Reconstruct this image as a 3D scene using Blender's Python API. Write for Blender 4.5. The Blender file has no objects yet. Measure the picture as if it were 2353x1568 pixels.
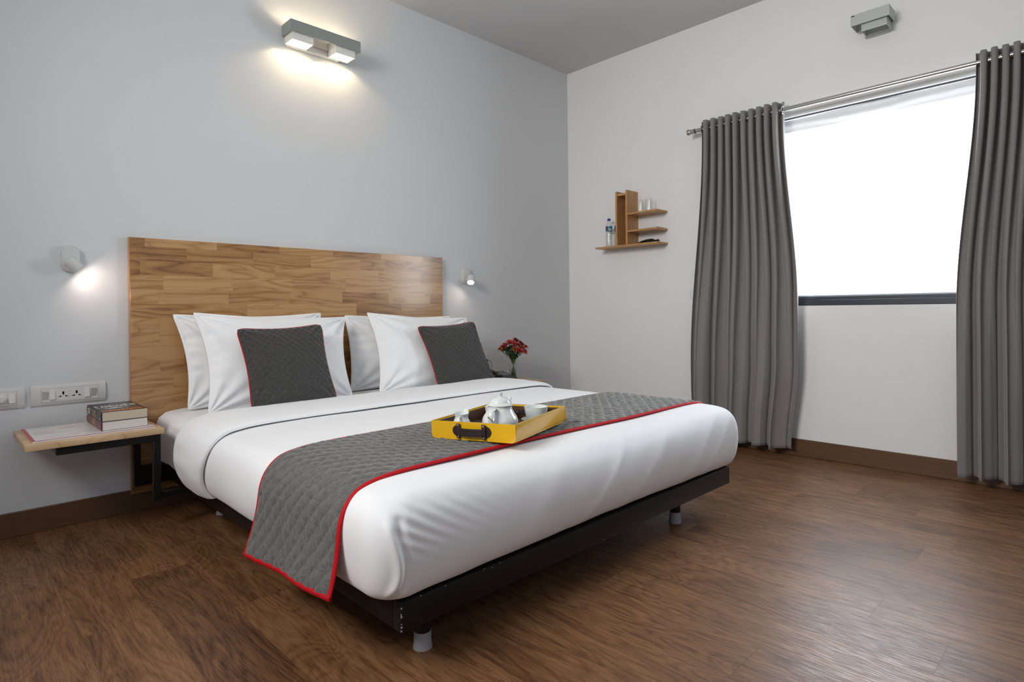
import bpy, bmesh, math, random
from mathutils import Vector, Matrix, noise
PI = math.pi
sc = bpy.context.scene
COL = sc.collection

# ------------------------------------------------------------ camera, world, light
FPX, YAW, ROLL, SHY = 1370.29, 0.7767, -0.0111, -71.127
cd = bpy.data.cameras.new('camera'); cam = bpy.data.objects.new('camera', cd); COL.objects.link(cam)
cam.location = (-3.98335, -3.33878, 0.95)
F = Vector((math.sin(YAW), math.cos(YAW), 0)); R = Vector((math.cos(YAW), -math.sin(YAW), 0)); U = Vector((0, 0, 1))
R2 = R*math.cos(ROLL)+U*math.sin(ROLL); U2 = -R*math.sin(ROLL)+U*math.cos(ROLL)
m = Matrix((R2, U2, -F)).transposed().to_4x4(); m.translation = cam.location
cam.matrix_world = m
cd.sensor_width = 36; cd.lens = 36*FPX/2353; cd.shift_y = SHY/2353
cd.clip_start = 0.02
sc.camera = cam

vs = sc.view_settings
vs.view_transform = 'Standard'; vs.look = 'None'; vs.exposure = 0.1; vs.gamma = 1.0; vs.use_curve_mapping = False

w = bpy.data.worlds.new('overcast_sky'); sc.world = w; w.use_nodes = True
w.node_tree.nodes['Background'].inputs[0].default_value = (0.93, 0.965, 1.0, 1)
w.node_tree.nodes['Background'].inputs[1].default_value = 3.2

def light(name, kind, loc, energy, color, **k):
    l = bpy.data.lights.new(name, kind); l.energy = energy; l.color = color
    for a, b in k.items():
        if a != 'rot': setattr(l, a, b)
    o = bpy.data.objects.new(name, l); COL.objects.link(o); o.location = loc
    if 'rot' in k: o.rotation_euler = k['rot']
    return o
# daylight coming in through the window opening (window on the +x side)
light('window_daylight', 'AREA', (0.26, -2.35, 1.60), 50, (0.80, 0.90, 1.0), shape='RECTANGLE', size=1.25, size_y=1.25, rot=(0, PI/2, 0))
# added fill lights, no real source: one brightens wall_back, one wall_right
light('added_fill_front', 'AREA', (-4.1, -4.72, 2.4), 12.5, (0.70, 0.84, 1.0), shape='RECTANGLE', size=2.6, size_y=1.0, rot=(PI/2, 0, 0))
light('added_fill_left', 'AREA', (-5.2, -1.9, 2.4), 40, (1.0, 0.985, 0.96), shape='RECTANGLE', size=0.9, size_y=1.2, rot=(0, -math.radians(74), math.radians(-4)), spread=math.radians(120))

# ------------------------------------------------------------ node helpers
class NT:
    def __init__(s, name):
        s.m = bpy.data.materials.new(name); s.m.use_nodes = True; s.t = s.m.node_tree
        s.b = s.t.nodes['Principled BSDF']
    def n(s, kind, **k):
        x = s.t.nodes.new(kind)
        for a, b in k.items():
            setattr(x, a, b)
        return x
    def link(s, a, b): s.t.links.new(a, b)
    def math(s, op, a, b=None, c=None):
        x = s.n('ShaderNodeMath', operation=op)
        for i, v in enumerate((a, b, c)):
            if v is None: continue
            if isinstance(v, (int, float)): x.inputs[i].default_value = v
            else: s.link(v, x.inputs[i])
        return x.outputs[0]
    def comb(s, a, b, c):
        x = s.n('ShaderNodeCombineXYZ')
        for i, v in enumerate((a, b, c)):
            if isinstance(v, (int, float)): x.inputs[i].default_value = v
            else: s.link(v, x.inputs[i])
        return x.outputs[0]
    def white(s, v):
        x = s.n('ShaderNodeTexWhiteNoise', noise_dimensions='3D'); s.link(v, x.inputs['Vector']); return x.outputs['Value']
    def noise(s, v, scale, detail=3, rough=.5, dist=0):
        x = s.n('ShaderNodeTexNoise'); s.link(v, x.inputs['Vector'])
        x.inputs['Scale'].default_value = scale; x.inputs['Detail'].default_value = detail
        x.inputs['Roughness'].default_value = rough; x.inputs['Distortion'].default_value = dist
        return x.outputs['Fac']
    def mapr(s, v, a, b, c, d):
        x = s.n('ShaderNodeMapRange'); s.link(v, x.inputs[0])
        for i, q in enumerate((a, b, c, d)): x.inputs[i+1].default_value = q
        return x.outputs[0]
    def ramp(s, v, stops):
        x = s.n('ShaderNodeValToRGB'); s.link(v, x.inputs[0]); e = x.color_ramp.elements
        while len(e) < len(stops): e.new(0.5)
        for i, (p, c) in enumerate(stops): e[i].position = p; e[i].color = (*c, 1)
        return x.outputs[0]
    def mix(s, f, a, b, mode='MIX'):
        x = s.n('ShaderNodeMix', data_type='RGBA', blend_type=mode)
        for i, v in ((0, f), (6, a), (7, b)):
            if isinstance(v, (int, float)): x.inputs[i].default_value = v
            elif isinstance(v, tuple): x.inputs[i].default_value = (*v, 1)
            else: s.link(v, x.inputs[i])
        return x.outputs[2]
    def bump(s, h, strength, dist):
        x = s.n('ShaderNodeBump'); x.inputs['Strength'].default_value = strength; x.inputs['Distance'].default_value = dist
        s.link(h, x.inputs['Height']); s.link(x.outputs[0], s.b.inputs['Normal'])
    def co(s, which='Object'): return s.n('ShaderNodeTexCoord').outputs[which]
    def sep(s, v):
        x = s.n('ShaderNodeSeparateXYZ'); s.link(v, x.inputs[0]); return x.outputs

def plain(name, col, rough=.5, metal=0, spec=.5, var=0.0, scale=8, bumpd=0, bumps=200, **k):
    t = NT(name); b = t.b
    b.inputs['Base Color'].default_value = (*col, 1); b.inputs['Roughness'].default_value = rough
    b.inputs['Metallic'].default_value = metal; b.inputs['Specular IOR Level'].default_value = spec
    for a, v in k.items(): b.inputs[a.replace('_', ' ')].default_value = v
    if var or bumpd:
        c = t.co()
        if var:
            f = t.noise(c, scale, 4)
            t.link(t.mix(f, tuple(x*(1-var) for x in col), tuple(min(1, x*(1+var)) for x in col)), b.inputs['Base Color'])
        if bumpd:
            t.bump(t.noise(c, bumps, 2), 1.0, bumpd)
    return t.m

def glassy(name, tint=(1, 1, 1), rough=0.0, gloss=.12, fres=True, k=.3):
    """clear thin glass: see-through with a fresnel gloss"""
    t = NT(name); t.t.nodes.remove(t.b)
    out = t.t.nodes['Material Output']
    tr = t.n('ShaderNodeBsdfTransparent'); tr.inputs[0].default_value = (*tint, 1)
    gl = t.n('ShaderNodeBsdfGlossy'); gl.inputs['Roughness'].default_value = max(rough, .02)
    lw = t.n('ShaderNodeLayerWeight'); lw.inputs[0].default_value = .35
    mx = t.n('ShaderNodeMixShader')
    f = t.math('MULTIPLY', lw.outputs['Facing'], k) if fres else None
    f = t.math('ADD', f, gloss*.4)
    t.link(f, mx.inputs[0]); t.link(tr.outputs[0], mx.inputs[1]); t.link(gl.outputs[0], mx.inputs[2])
    t.link(mx.outputs[0], out.inputs[0])
    return t.m

def emis(name, col, strength):
    t = NT(name); t.b.inputs['Base Color'].default_value = (*col, 1)
    t.b.inputs['Emission Color'].default_value = (*col, 1); t.b.inputs['Emission Strength'].default_value = strength
    return t.m

def wood_blocks(name, across, along, bh, bl, dark, mid, light, contrast=1.0, rough=.3, grain=1.0, jit=.5, spec=.5, edge=.0008, coat=0):
    """glued boards: `along` axis index of the grain, `across` axis index of the rows"""
    t = NT(name); P = t.sep(t.co())
    A, B = P[along], P[across]
    Cc = P[3-along-across]
    row = t.math('FLOOR', t.math('DIVIDE', B, bh))
    ro = t.white(t.comb(row, 3.3, 1.7))
    a2 = t.math('ADD', t.math('DIVIDE', A, bl), t.math('MULTIPLY', ro, 7.31))
    colm = t.math('FLOOR', a2)
    idv = t.white(t.comb(row, colm, 5.5)); id2 = t.white(t.comb(colm, row, 9.1))
    off = t.comb(t.math('MULTIPLY', idv, 37.0), t.math('MULTIPLY', id2, 23.0), t.math('MULTIPLY', idv, 11.0))
    base = t.comb(t.math('MULTIPLY', A, .16), B, t.math('MULTIPLY', Cc, .3))
    v = t.n('ShaderNodeVectorMath', operation='ADD'); t.link(base, v.inputs[0]); t.link(off, v.inputs[1]); v = v.outputs[0]
    big = t.noise(v, 14*grain, 2, .5, .4)
    rings = t.math('FRACT', t.math('MULTIPLY', big, 8.0))
    rings = t.math('ABSOLUTE', t.math('SUBTRACT', rings, .5))
    rings = t.math('POWER', t.mapr(rings, 0, .5, 0, 1), .45)
    fine = t.noise(t.comb(t.math('MULTIPLY', A, 4.0), t.math('MULTIPLY', B, 110.0), t.math('MULTIPLY', idv, 50.0)), 2.0, 4, .65)
    g = t.math('ADD', t.math('MULTIPLY', rings, .42*contrast), t.math('MULTIPLY', fine, .55))
    tone = t.math('ADD', g, t.math('MULTIPLY', t.math('SUBTRACT', idv, .5), jit))
    c = t.ramp(tone, [(.12, dark), (.42, mid), (.78, light)])
    fa = t.math('FRACT', t.math('DIVIDE', B, bh)); fb = t.math('FRACT', a2)
    ea = t.math('LESS_THAN', t.math('MINIMUM', fa, t.math('SUBTRACT', 1, fa)), edge/bh)
    eb = t.math('LESS_THAN', t.math('MINIMUM', fb, t.math('SUBTRACT', 1, fb)), edge/bl)
    e = t.math('MAXIMUM', ea, eb)
    c = t.mix(t.math('MULTIPLY', e, .22), c, dark)
    t.link(c, t.b.inputs['Base Color'])
    t.b.inputs['Roughness'].default_value = rough; t.b.inputs['Specular IOR Level'].default_value = spec
    t.b.inputs['Coat Weight'].default_value = coat; t.b.inputs['Coat Roughness'].default_value = .15
    t.bump(g, .25, .0012)
    return t.m

def floor_mat():
    t = NT('vinyl_oak_planks'); P = t.sep(t.co()); X, Y = P[0], P[1]
    W_, L_ = .19, 1.22
    xr = t.math('DIVIDE', t.math('ADD', X, 1.952), W_)
    row = t.math('FLOOR', xr)
    ro = t.white(t.comb(row, 4.4, 1.1))
    a2 = t.math('ADD', t.math('DIVIDE', Y, L_), t.math('MULTIPLY', ro, 5.7)); colm = t.math('FLOOR', a2)
    idv = t.white(t.comb(row, colm, 2.2)); id2 = t.white(t.comb(colm, row, 8.1))
    ox = t.math('MULTIPLY', idv, 41.0); oy = t.math('MULTIPLY', id2, 17.0)
    # cathedral grain / knots
    v = t.comb(t.math('ADD', X, ox), t.math('ADD', t.math('MULTIPLY', Y, .22), oy), idv)
    big = t.noise(v, 6.0, 2.0, .45, .7)
    rings = t.math('ABSOLUTE', t.math('SUBTRACT', t.math('FRACT', t.math('MULTIPLY', big, 16.0)), .5))
    rings = t.math('POWER', t.mapr(rings, 0, .5, 0, 1), .5)
    # dark knotty clouds
    v2 = t.comb(t.math('ADD', X, ox), t.math('ADD', t.math('MULTIPLY', Y, .45), oy), id2)
    cloud = t.mapr(t.noise(v2, 5.0, 3, .55, .6), .52, .75, 0, 1)
    # fine streaky pores
    v3 = t.comb(t.math('MULTIPLY', t.math('ADD', X, t.math('MULTIPLY', big, .03)), 330.0), t.math('MULTIPLY', Y, 15.0), t.math('MULTIPLY', idv, 60.0))
    fine = t.noise(v3, 1.0, 4, .6, .3)
    pores = t.mapr(fine, .48, .62, 0, 1)
    v4 = t.comb(t.math('MULTIPLY', t.math('ADD', X, t.math('MULTIPLY', big, .03)), 52.0), t.math('MULTIPLY', Y, 2.6), ox)
    mid = t.noise(v4, 1.0, 3, .6, .5)
    tone = t.math('ADD', t.math('MULTIPLY', rings, .20), t.math('MULTIPLY', mid, .55))
    tone = t.math('ADD', tone, t.math('MULTIPLY', idv, .19))
    tone = t.math('SUBTRACT', tone, t.math('MULTIPLY', cloud, .20))
    tone = t.math('SUBTRACT', tone, t.math('MULTIPLY', pores, .19))
    c = t.ramp(tone, [(.0, (.033, .013, .005)), (.20, (.082, .034, .014)), (.42, (.165, .074, .031)), (.72, (.29, .145, .066))])
    fa = t.math('FRACT', xr); fb = t.math('FRACT', a2)
    ea = t.math('LESS_THAN', t.math('MINIMUM', fa, t.math('SUBTRACT', 1, fa)), .0005/W_)
    eb = t.math('LESS_THAN', t.math('MINIMUM', fb, t.math('SUBTRACT', 1, fb)), .0006/L_)
    e = t.math('MAXIMUM', ea, eb)
    c = t.mix(t.math('MULTIPLY', e, .75), c, (.03, .015, .008))
    t.link(c, t.b.inputs['Base Color'])
    t.link(t.mapr(fine, .3, .7, .32, .46), t.b.inputs['Roughness'])
    t.b.inputs['Specular IOR Level'].default_value = .40
    t.bump(t.math('SUBTRACT', 1, t.math('ADD', t.math('MULTIPLY', pores, .6), t.math('MULTIPLY', e, .8))), .35, .0006)
    return t.m

def fabric(name, col, rough=.9, weave=900, bumpd=.0004, var=.10, sheen=.2):
    t = NT(name); c = t.co()
    f = t.noise(c, weave*.5, 2, .7); g = t.noise(c, 6, 3)
    h = t.math('ADD', t.math('MULTIPLY', f, .7), t.math('MULTIPLY', g, .3))
    t.link(t.mix(h, tuple(x*(1-var*2) for x in col), tuple(min(1, x*(1+var*2)) for x in col)), t.b.inputs['Base Color'])
    t.b.inputs['Roughness'].default_value = rough; t.b.inputs['Sheen Weight'].default_value = sheen
    t.b.inputs['Specular IOR Level'].default_value = .2
    t.bump(f, .6, bumpd)
    return t.m

def chenille(name, col):
    """velvety grey cloth with short horizontal slubs"""
    t = NT(name); c = t.co()
    a = t.noise(c, 95, 4, .75, .8); b = t.noise(c, 420, 2, .6)
    h = t.math('ADD', t.math('MULTIPLY', a, .6), t.math('MULTIPLY', b, .4))
    t.link(t.ramp(h, [(.3, tuple(x*.50 for x in col)), (.51, col), (.72, tuple(x*1.65 for x in col))]), t.b.inputs['Base Color'])
    t.b.inputs['Roughness'].default_value = .8; t.b.inputs['Sheen Weight'].default_value = .45; t.b.inputs['Sheen Roughness'].default_value = .4
    t.b.inputs['Specular IOR Level'].default_value = .25
    t.bump(h, .8, .0012)
    return t.m

M = {}
M['wall'] = plain('white_wall_paint', (.69, .70, .71), .75, spec=.25, bumpd=.0003, bumps=350)
M['wall_lit'] = plain('white_wall_paint_lit', (.85, .845, .83), .75, spec=.25, bumpd=.0003, bumps=350)  # same white paint, lightened and warmed in place of light on this wall
M['ceiling'] = plain('ceiling_paint', (.66, .66, .66), .85, spec=.2)
M['floor'] = floor_mat()
M['skirt_y'] = wood_blocks('brown_skirting_right', 2, 1, .5, 2.4, (.055, .027, .012), (.125, .062, .028), (.20, .105, .05), .22, .45, 1.0, .15)
M['skirt_x'] = wood_blocks('brown_skirting_back', 2, 0, .5, 2.4, (.055, .027, .012), (.125, .062, .028), (.20, .105, .05), .22, .45, 1.0, .15)
M['rubber'] = wood_blocks('rubberwood_blocks', 2, 0, .070, .33, (.17, .075, .024), (.36, .178, .062), (.54, .315, .135), .95, .30, .62, .46, coat=.45)
M['rubber_edge'] = plain('rubberwood_edge', (.45, .24, .12), .45, var=.15, scale=30)
M['table_x'] = wood_blocks('pale_rubberwood_top', 1, 0, .07, .30, (.33, .19, .09), (.55, .36, .19), (.70, .50, .30), .8, .35, 1.0, .25)
M['shelf_y'] = wood_blocks('oiled_shelf_wood', 0, 1, .05, .25, (.32, .155, .055), (.50, .27, .10), (.62, .37, .16), .6, .4, 1.0, .2)
M['shelf_z'] = wood_blocks('oiled_upright_wood', 0, 2, .035, .28, (.27, .13, .045), (.46, .245, .09), (.58, .34, .14), .6, .4, 1.0, .25)
M['black'] = plain('black_powder_coat', (.007, .007, .007), .40, spec=.30, bumpd=.0002, bumps=500)
M['deck'] = plain('brown_bed_board', (.06, .03, .018), .6, var=.2)
M['cap'] = plain('grey_plastic_foot', (.36, .36, .37), .35)
M['sheet'] = plain('white_cotton', (.86, .86, .87), .75, spec=.25, bumpd=.0002, bumps=900, Sheen_Weight=.15)
M['pillow'] = plain('white_pillowcase', (.88, .88, .885), .7, spec=.25, bumpd=.0003, bumps=60, Sheen_Weight=.15)
M['quilt'] = chenille('grey_quilted_chenille', (.125, .120, .112))
M['cushion'] = chenille('dark_grey_quilted_velvet', (.052, .050, .048))
M['red'] = fabric('red_piping', (.50, .008, .014), .7, 1500, .0002, .08, 0)
M['curtain'] = fabric('grey_linen_curtain', (.245, .230, .217), .88, 700, .0005, .12, .25)
M['lining'] = plain('white_curtain_lining', (.82, .83, .85), .8)
M['chrome'] = plain('brushed_steel', (.55, .53, .51), .22, metal=1)
M['polish'] = plain('polished_chrome', (.75, .75, .76), .1, metal=1)
M['plastic'] = plain('white_plastic', (.66, .65, .63), .35)
M['plastic2'] = plain('white_switch_plastic', (.74, .73, .71), .3)
M['grey_plastic'] = plain('grey_white_plastic', (.46, .45, .44), .4)
M['hole'] = plain('dark_socket_hole', (.006, .005, .005), .8)
M['lampgrey'] = plain('grey_green_lamp_metal', (.27, .30, .28), .5)
M['lampwhite'] = plain('white_lamp_enamel', (.80, .79, .74), .5)
M['lamp2'] = plain('pale_lamp_metal', (.50, .52, .50), .5)
M['bulb'] = emis('halogen_glow', (1.0, .86, .62), 40)
M['ledglow'] = emis('led_glow', (1.0, .90, .80), 25)
M['sconce'] = plain('white_sconce_metal', (.62, .62, .61), .45)
M['alu'] = plain('dark_window_aluminium', (.030, .038, .046), .35, metal=.3)
M['alu2'] = plain('grey_window_aluminium', (.30, .32, .35), .4, metal=.2)
M['blind'] = plain('white_blind_cloth', (.85, .85, .85), .8, Transmission_Weight=0)
M['glass'] = glassy('window_glass', (1, 1, 1), 0, .04)
M['clear'] = glassy('clear_glass', (.985, .99, .988), 0, .06)
M['water'] = glassy('water', (.96, .975, .97), 0, .06)
M['pet'] = glassy('clear_plastic', (.97, .975, .98), .05, .10)
M['yellow'] = plain('yellow_lacquer', (.72, .40, .005), .22, spec=.5, Coat_Weight=.5, Coat_Roughness=.08)
M['traydark'] = plain('dark_brown_tray_lining', (.075, .035, .018), .35, var=.35, scale=25)
M['leather'] = plain('dark_brown_leather', (.022, .012, .012), .42, bumpd=.0003, bumps=600)
M['ceramic'] = plain('white_ceramic', (.72, .76, .74), .12, spec=.5, Coat_Weight=.4, Coat_Roughness=.04)
M['cream'] = plain('cream_page_edges', (.56, .48, .37), .9, var=.08, scale=200)
M['whitepage'] = plain('white_page_edges', (.66, .60, .56), .9, var=.05, scale=200)
M['bookblack'] = plain('black_book_cover', (.02, .018, .018), .3)
M['ink_w'] = plain('white_print', (.75, .70, .68), .4)
M['ink_g'] = plain('grey_print', (.32, .30, .33), .4)
M['ink_o'] = plain('orange_print', (.80, .22, .03), .4)
M['ink_gold'] = plain('gold_print', (.50, .28, .08), .4)
M['ink_green'] = plain('green_print', (.04, .16, .10), .4)
M['paper'] = plain('white_glossy_card', (.72, .70, .67), .25)
M['paperpage'] = plain('white_paper', (.74, .74, .80), .7)
M['redpaper'] = plain('dark_pink_card', (.48, .09, .10), .5)
M['pinkink'] = plain('pale_red_print', (.60, .42, .40), .5)
M['phone'] = plain('black_phone_plastic', (.012, .012, .014), .3)
M['key'] = plain('light_grey_keys', (.42, .43, .45), .4)
M['cordgrey'] = plain('grey_cord', (.20, .19, .17), .5)
M['stem'] = plain('green_stem', (.06, .13, .03), .5, var=.3, scale=40)
M['leaf'] = plain('dark_green_leaf', (.025, .075, .018), .5, var=.35, scale=60)
M['petal'] = plain('red_petal', (.34, .012, .008), .55, var=.35, scale=80)
M['petal2'] = plain('orange_red_petal', (.58, .085, .02), .55, var=.3, scale=80)
M['bluecap'] = plain('blue_bottle_cap', (.015, .03, .30), .35)
M['labelblue'] = plain('teal_bottle_label', (.03, .27, .40), .4)
M['labelred'] = plain('red_label_patch', (.32, .02, .04), .4)
M['labeldark'] = plain('dark_label_patch', (.03, .025, .04), .4)
M['labelgrey'] = plain('pale_label_band', (.40, .52, .58), .4)
M['steel'] = plain('stainless_steel', (.40, .40, .42), .18, metal=1)

t = NT('red_and_gold_book_spine'); P = t.sep(t.co())
fc = t.ramp(t.math('ADD', t.mapr(P[1], -.075, .075, 1, 0), t.math('MULTIPLY', t.math('SUBTRACT', t.noise(t.co(), 28, 3), .5), .35)),
            [(.0, (.10, .012, .014)), (.32, (.19, .03, .012)), (.62, (.36, .15, .02)), (.74, (.05, .035, .03)), (.9, (.12, .012, .018))])
t.link(fc, t.b.inputs['Base Color']); t.b.inputs['Roughness'].default_value = .3
M['redspine'] = t.m

# ------------------------------------------------------------ mesh helpers
class MB:
    def __init__(s): s.bm = bmesh.new()
    def box(s, x0, x1, y0, y1, z0, z1, bev=0, seg=2, M4=None):
        r = bmesh.ops.create_cube(s.bm, size=1)
        vv = r['verts']
        bmesh.ops.scale(s.bm, verts=vv, vec=(abs(x1-x0), abs(y1-y0), abs(z1-z0)))
        bmesh.ops.translate(s.bm, verts=vv, vec=((x0+x1)/2, (y0+y1)/2, (z0+z1)/2))
        if bev:
            ee = list({e for v in vv for e in v.link_edges})
            q = bmesh.ops.bevel(s.bm, geom=ee, offset=bev, segments=seg, profile=.5, affect='EDGES')
            vv = list({v for v in q['verts']} | {v for f in q['faces'] for v in f.verts} | {v for v in vv if v.is_valid})
            vv = [v for v in vv if v.is_valid]
        if M4: bmesh.ops.transform(s.bm, matrix=M4, verts=vv)
        return s
    def grid(s, fn, nu, nv, cu=False, cv=False, flip=False):
        V = [[s.bm.verts.new(fn(i/(nu if cu else nu-1), j/(nv if cv else nv-1))) for j in range(nv)] for i in range(nu)]
        for i in range(nu if cu else nu-1):
            for j in range(nv if cv else nv-1):
                a, b, c, d = V[i][j], V[(i+1) % nu][j], V[(i+1) % nu][(j+1) % nv], V[i][(j+1) % nv]
                f = (a, d, c, b) if flip else (a, b, c, d)
                if len(set(f)) == 4:
                    try: s.bm.faces.new(f)
                    except ValueError: pass
        return s
    def lathe(s, prof, c=(0, 0, 0), n=32, M4=None):
        rings = []
        newv = []
        for r, z in prof:
            if r < 1e-6: rr = [s.bm.verts.new((c[0], c[1], c[2]+z))]*n; newv.append(rr[0])
            else:
                rr = [s.bm.verts.new((c[0]+r*math.cos(2*PI*k/n), c[1]+r*math.sin(2*PI*k/n), c[2]+z)) for k in range(n)]; newv += rr
            rings.append(rr)
        for a, b in zip(rings, rings[1:]):
            for k in range(n):
                q = []
                for v in (a[k], a[(k+1) % n], b[(k+1) % n], b[k]):
                    if v not in q: q.append(v)
                if len(q) >= 3:
                    try: s.bm.faces.new(q)
                    except ValueError: pass
        if M4: bmesh.ops.transform(s.bm, matrix=M4, verts=newv)
        return s
    def tube(s, pts, r, n=10, caps=True, flat=1.0):
        pts = [Vector(p) for p in pts]; rings = []
        rad = r if isinstance(r, (list, tuple)) else [r]*len(pts)
        prev = None
        for i, p in enumerate(pts):
            d = (pts[min(i+1, len(pts)-1)]-pts[max(i-1, 0)]).normalized()
            if prev is None:
                up = Vector((0, 0, 1)) if abs(d.z) < .9 else Vector((1, 0, 0))
                a = d.cross(up).normalized()
            else: a = (prev-d*prev.dot(d)).normalized()
            prev = a; b = d.cross(a)
            rings.append([s.bm.verts.new(p+(a*math.cos(2*PI*k/n)+b*math.sin(2*PI*k/n)*flat)*rad[i]) for k in range(n)])
        for a, b in zip(rings, rings[1:]):
            for k in range(n): s.bm.faces.new((a[k], a[(k+1) % n], b[(k+1) % n], b[k]))
        if caps:
            s.bm.faces.new(rings[0][::-1]); s.bm.faces.new(rings[-1])
        return s
    def torus(s, c, R_, r, axis='y', n=20, k=8):
        def fn(u, v):
            a, b = 2*PI*u, 2*PI*v
            x, y, z = (R_+r*math.cos(b))*math.cos(a), r*math.sin(b), (R_+r*math.cos(b))*math.sin(a)
            p = Vector((x, y, z)) if axis == 'y' else Vector((y, x, z)) if axis == 'x' else Vector((x, z, y))
            return p+Vector(c)
        return s.grid(fn, n, k, True, True)
    def prism(s, poly, h0, h1, axis='z'):
        def P(a, b, h): return {'z': (a, b, h), 'y': (a, h, b), 'x': (h, a, b)}[axis]
        lo = [s.bm.verts.new(P(a, b, h0)) for a, b in poly]; hi = [s.bm.verts.new(P(a, b, h1)) for a, b in poly]
        n = len(poly); s.bm.faces.new(lo[::-1]); s.bm.faces.new(hi)
        for k in range(n): s.bm.faces.new((lo[k], lo[(k+1) % n], hi[(k+1) % n], hi[k]))
        return s
    def build(s, name, mat, parent=None, world=True, sharp=38, solid=0, off=None):
        bm = s.bm
        bmesh.ops.remove_doubles(bm, verts=bm.verts, dist=1e-6)
        bmesh.ops.recalc_face_normals(bm, faces=bm.faces)
        L = Vector((0, 0, 0))
        if parent is not None and world:
            inv = parent_world(parent).inverted()
            bmesh.ops.transform(bm, matrix=inv, verts=bm.verts)
        for f in bm.faces: f.smooth = True
        for e in bm.edges:
            if len(e.link_faces) == 2:
                e.smooth = e.calc_face_angle(0) < math.radians(sharp)
        me = bpy.data.meshes.new(name); bm.to_mesh(me); bm.free()
        me.materials.append(mat)
        o = bpy.data.objects.new(name, me); COL.objects.link(o)
        if parent is not None: o.parent = parent
        if solid:
            md = o.modifiers.new('thickness', 'SOLIDIFY'); md.thickness = solid; md.offset = 0
        return o

def parent_world(o):
    mw = o.matrix_basis.copy()
    while o.parent:
        o = o.parent; mw = o.matrix_basis @ mw
    return mw

def tag(o, label=None, cat=None, group=None, kind=None):
    if label: o['label'] = label
    if cat: o['category'] = cat
    if group: o['group'] = group
    if kind: o['kind'] = kind
    return o
def thing(name, label, cat, loc=(0, 0, 0), rot=(0, 0, 0), group=None):
    o = bpy.data.objects.new(name, None); COL.objects.link(o); o.location = loc; o.rotation_euler = rot
    o.empty_display_size = .05
    return tag(o, label, cat, group)
def rehome(o):
    """put a single-mesh thing's origin at the base of its own shape"""
    me = o.data
    xs = [v.co for v in me.vertices]
    c = Vector(((min(v.x for v in xs)+max(v.x for v in xs))/2, (min(v.y for v in xs)+max(v.y for v in xs))/2, min(v.z for v in xs)))
    for v in me.vertices: v.co -= c
    o.location = c
    return o
def copy_tree(o, parent=None):
    c = o.copy(); COL.objects.link(c); c.parent = parent
    for ch in list(o.children): copy_tree(ch, c)
    return c
def cr(pts, n):
    """Catmull-Rom through pts, n samples"""
    out = []; k = len(pts)-1
    for i in range(n):
        t_ = i/(n-1)*k; j = min(int(t_), k-1); f = t_-j
        p = [Vector(pts[max(0, min(k, j+q))]) for q in (-1, 0, 1, 2)]
        out.append(.5*((2*p[1])+(p[2]-p[0])*f+(2*p[0]-5*p[1]+4*p[2]-p[3])*f*f+(-p[0]+3*p[1]-3*p[2]+p[3])*f**3))
    return out
def nz(x, y, z=0): return noise.noise(Vector((x, y, z)))
def sstep(a, b, x):
    t_ = max(0, min(1, (x-a)/(b-a))); return t_*t_*(3-2*t_)

# ------------------------------------------------------------ room shell
H = 2.99; X0, Y0 = -5.4, -4.85
WY0, WY1, WZ0, WZ1 = -3.05, -1.62, .957, 2.175      # window opening in the right wall
def S(o): return tag(o, kind='structure')
S(MB().box(X0-.1, .1, Y0-.1, .1, -.05, 0).build('floor', M['floor']))
S(MB().box(X0-.1, .1, Y0-.1, .1, H, H+.05).build('ceiling', M['ceiling']))
S(MB().box(X0-.1, .1, 0, .1, 0, H).build('wall_back', M['wall']))
S(MB().box(X0-.1, X0, Y0-.1, 0, 0, H).build('wall_left', M['wall']))
S(MB().box(X0, .1, Y0-.1, Y0, 0, H).build('wall_front', M['wall']))
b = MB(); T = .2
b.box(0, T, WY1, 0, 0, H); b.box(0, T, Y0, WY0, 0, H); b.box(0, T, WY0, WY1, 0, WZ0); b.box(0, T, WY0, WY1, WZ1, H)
S(b.build('wall_right', M['wall_lit']))
S(MB().box(X0, 0, -.015, 0, 0, .105, .002, 1).build('baseboard_back', M['skirt_x']))
S(MB().box(-.015, 0, Y0, -.015, 0, .105, .002, 1).build('baseboard_right', M['skirt_y']))
S(MB().box(X0, X0+.015, Y0, -.015, 0, .105, .002, 1).build('baseboard_left', M['skirt_y']))
S(MB().box(X0+.015, -.015, Y0, Y0+.015, 0, .105, .002, 1).build('baseboard_front', M['skirt_x']))
# window
wn = thing('window_1', None, None, (0.0, (WY0+WY1)/2, WZ0)); S(wn)
b = MB(); fx0, fx1 = .004, .05
b.box(fx0, fx1, WY0, WY1, WZ0, WZ0+.036, .003, 1); b.box(fx0+.012, fx1, WY0, WY1, WZ0+.036, WZ0+.056, .002, 1)
b.box(fx0, fx1, WY0, WY0+.05, WZ0, WZ1, .003, 1); b.box(fx0, fx1, WY1-.05, WY1, WZ0, WZ1, .003, 1); b.box(fx0+.02, fx1, WY0, WY1, WZ1-.004, WZ1, .001, 1)
b.build('window_frame', M['alu'], wn)
MB().box(.026, .032, WY0+.04, WY1-.04, WZ0+.05, WZ1-.01).build('pane', M['glass'], wn)
b = MB(); b.box(.036, .050, WY0+.05, WY1-.05, WZ0+.056, WZ0+.066, .002, 1)
b.build('window_sash', M['alu2'], wn)
def bl(u, v):
    y = WY1-.05+(WY0-WY1+.1)*u; z = WZ1-.004-.085*v
    return (.054+.005*math.sin(v*PI*3+2*nz(u*3, v)), y, z+.008*nz(u*5, 3)*v)
MB().grid(bl, 40, 8).build('rolled_blind', M['blind'], wn, solid=.002)

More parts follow.
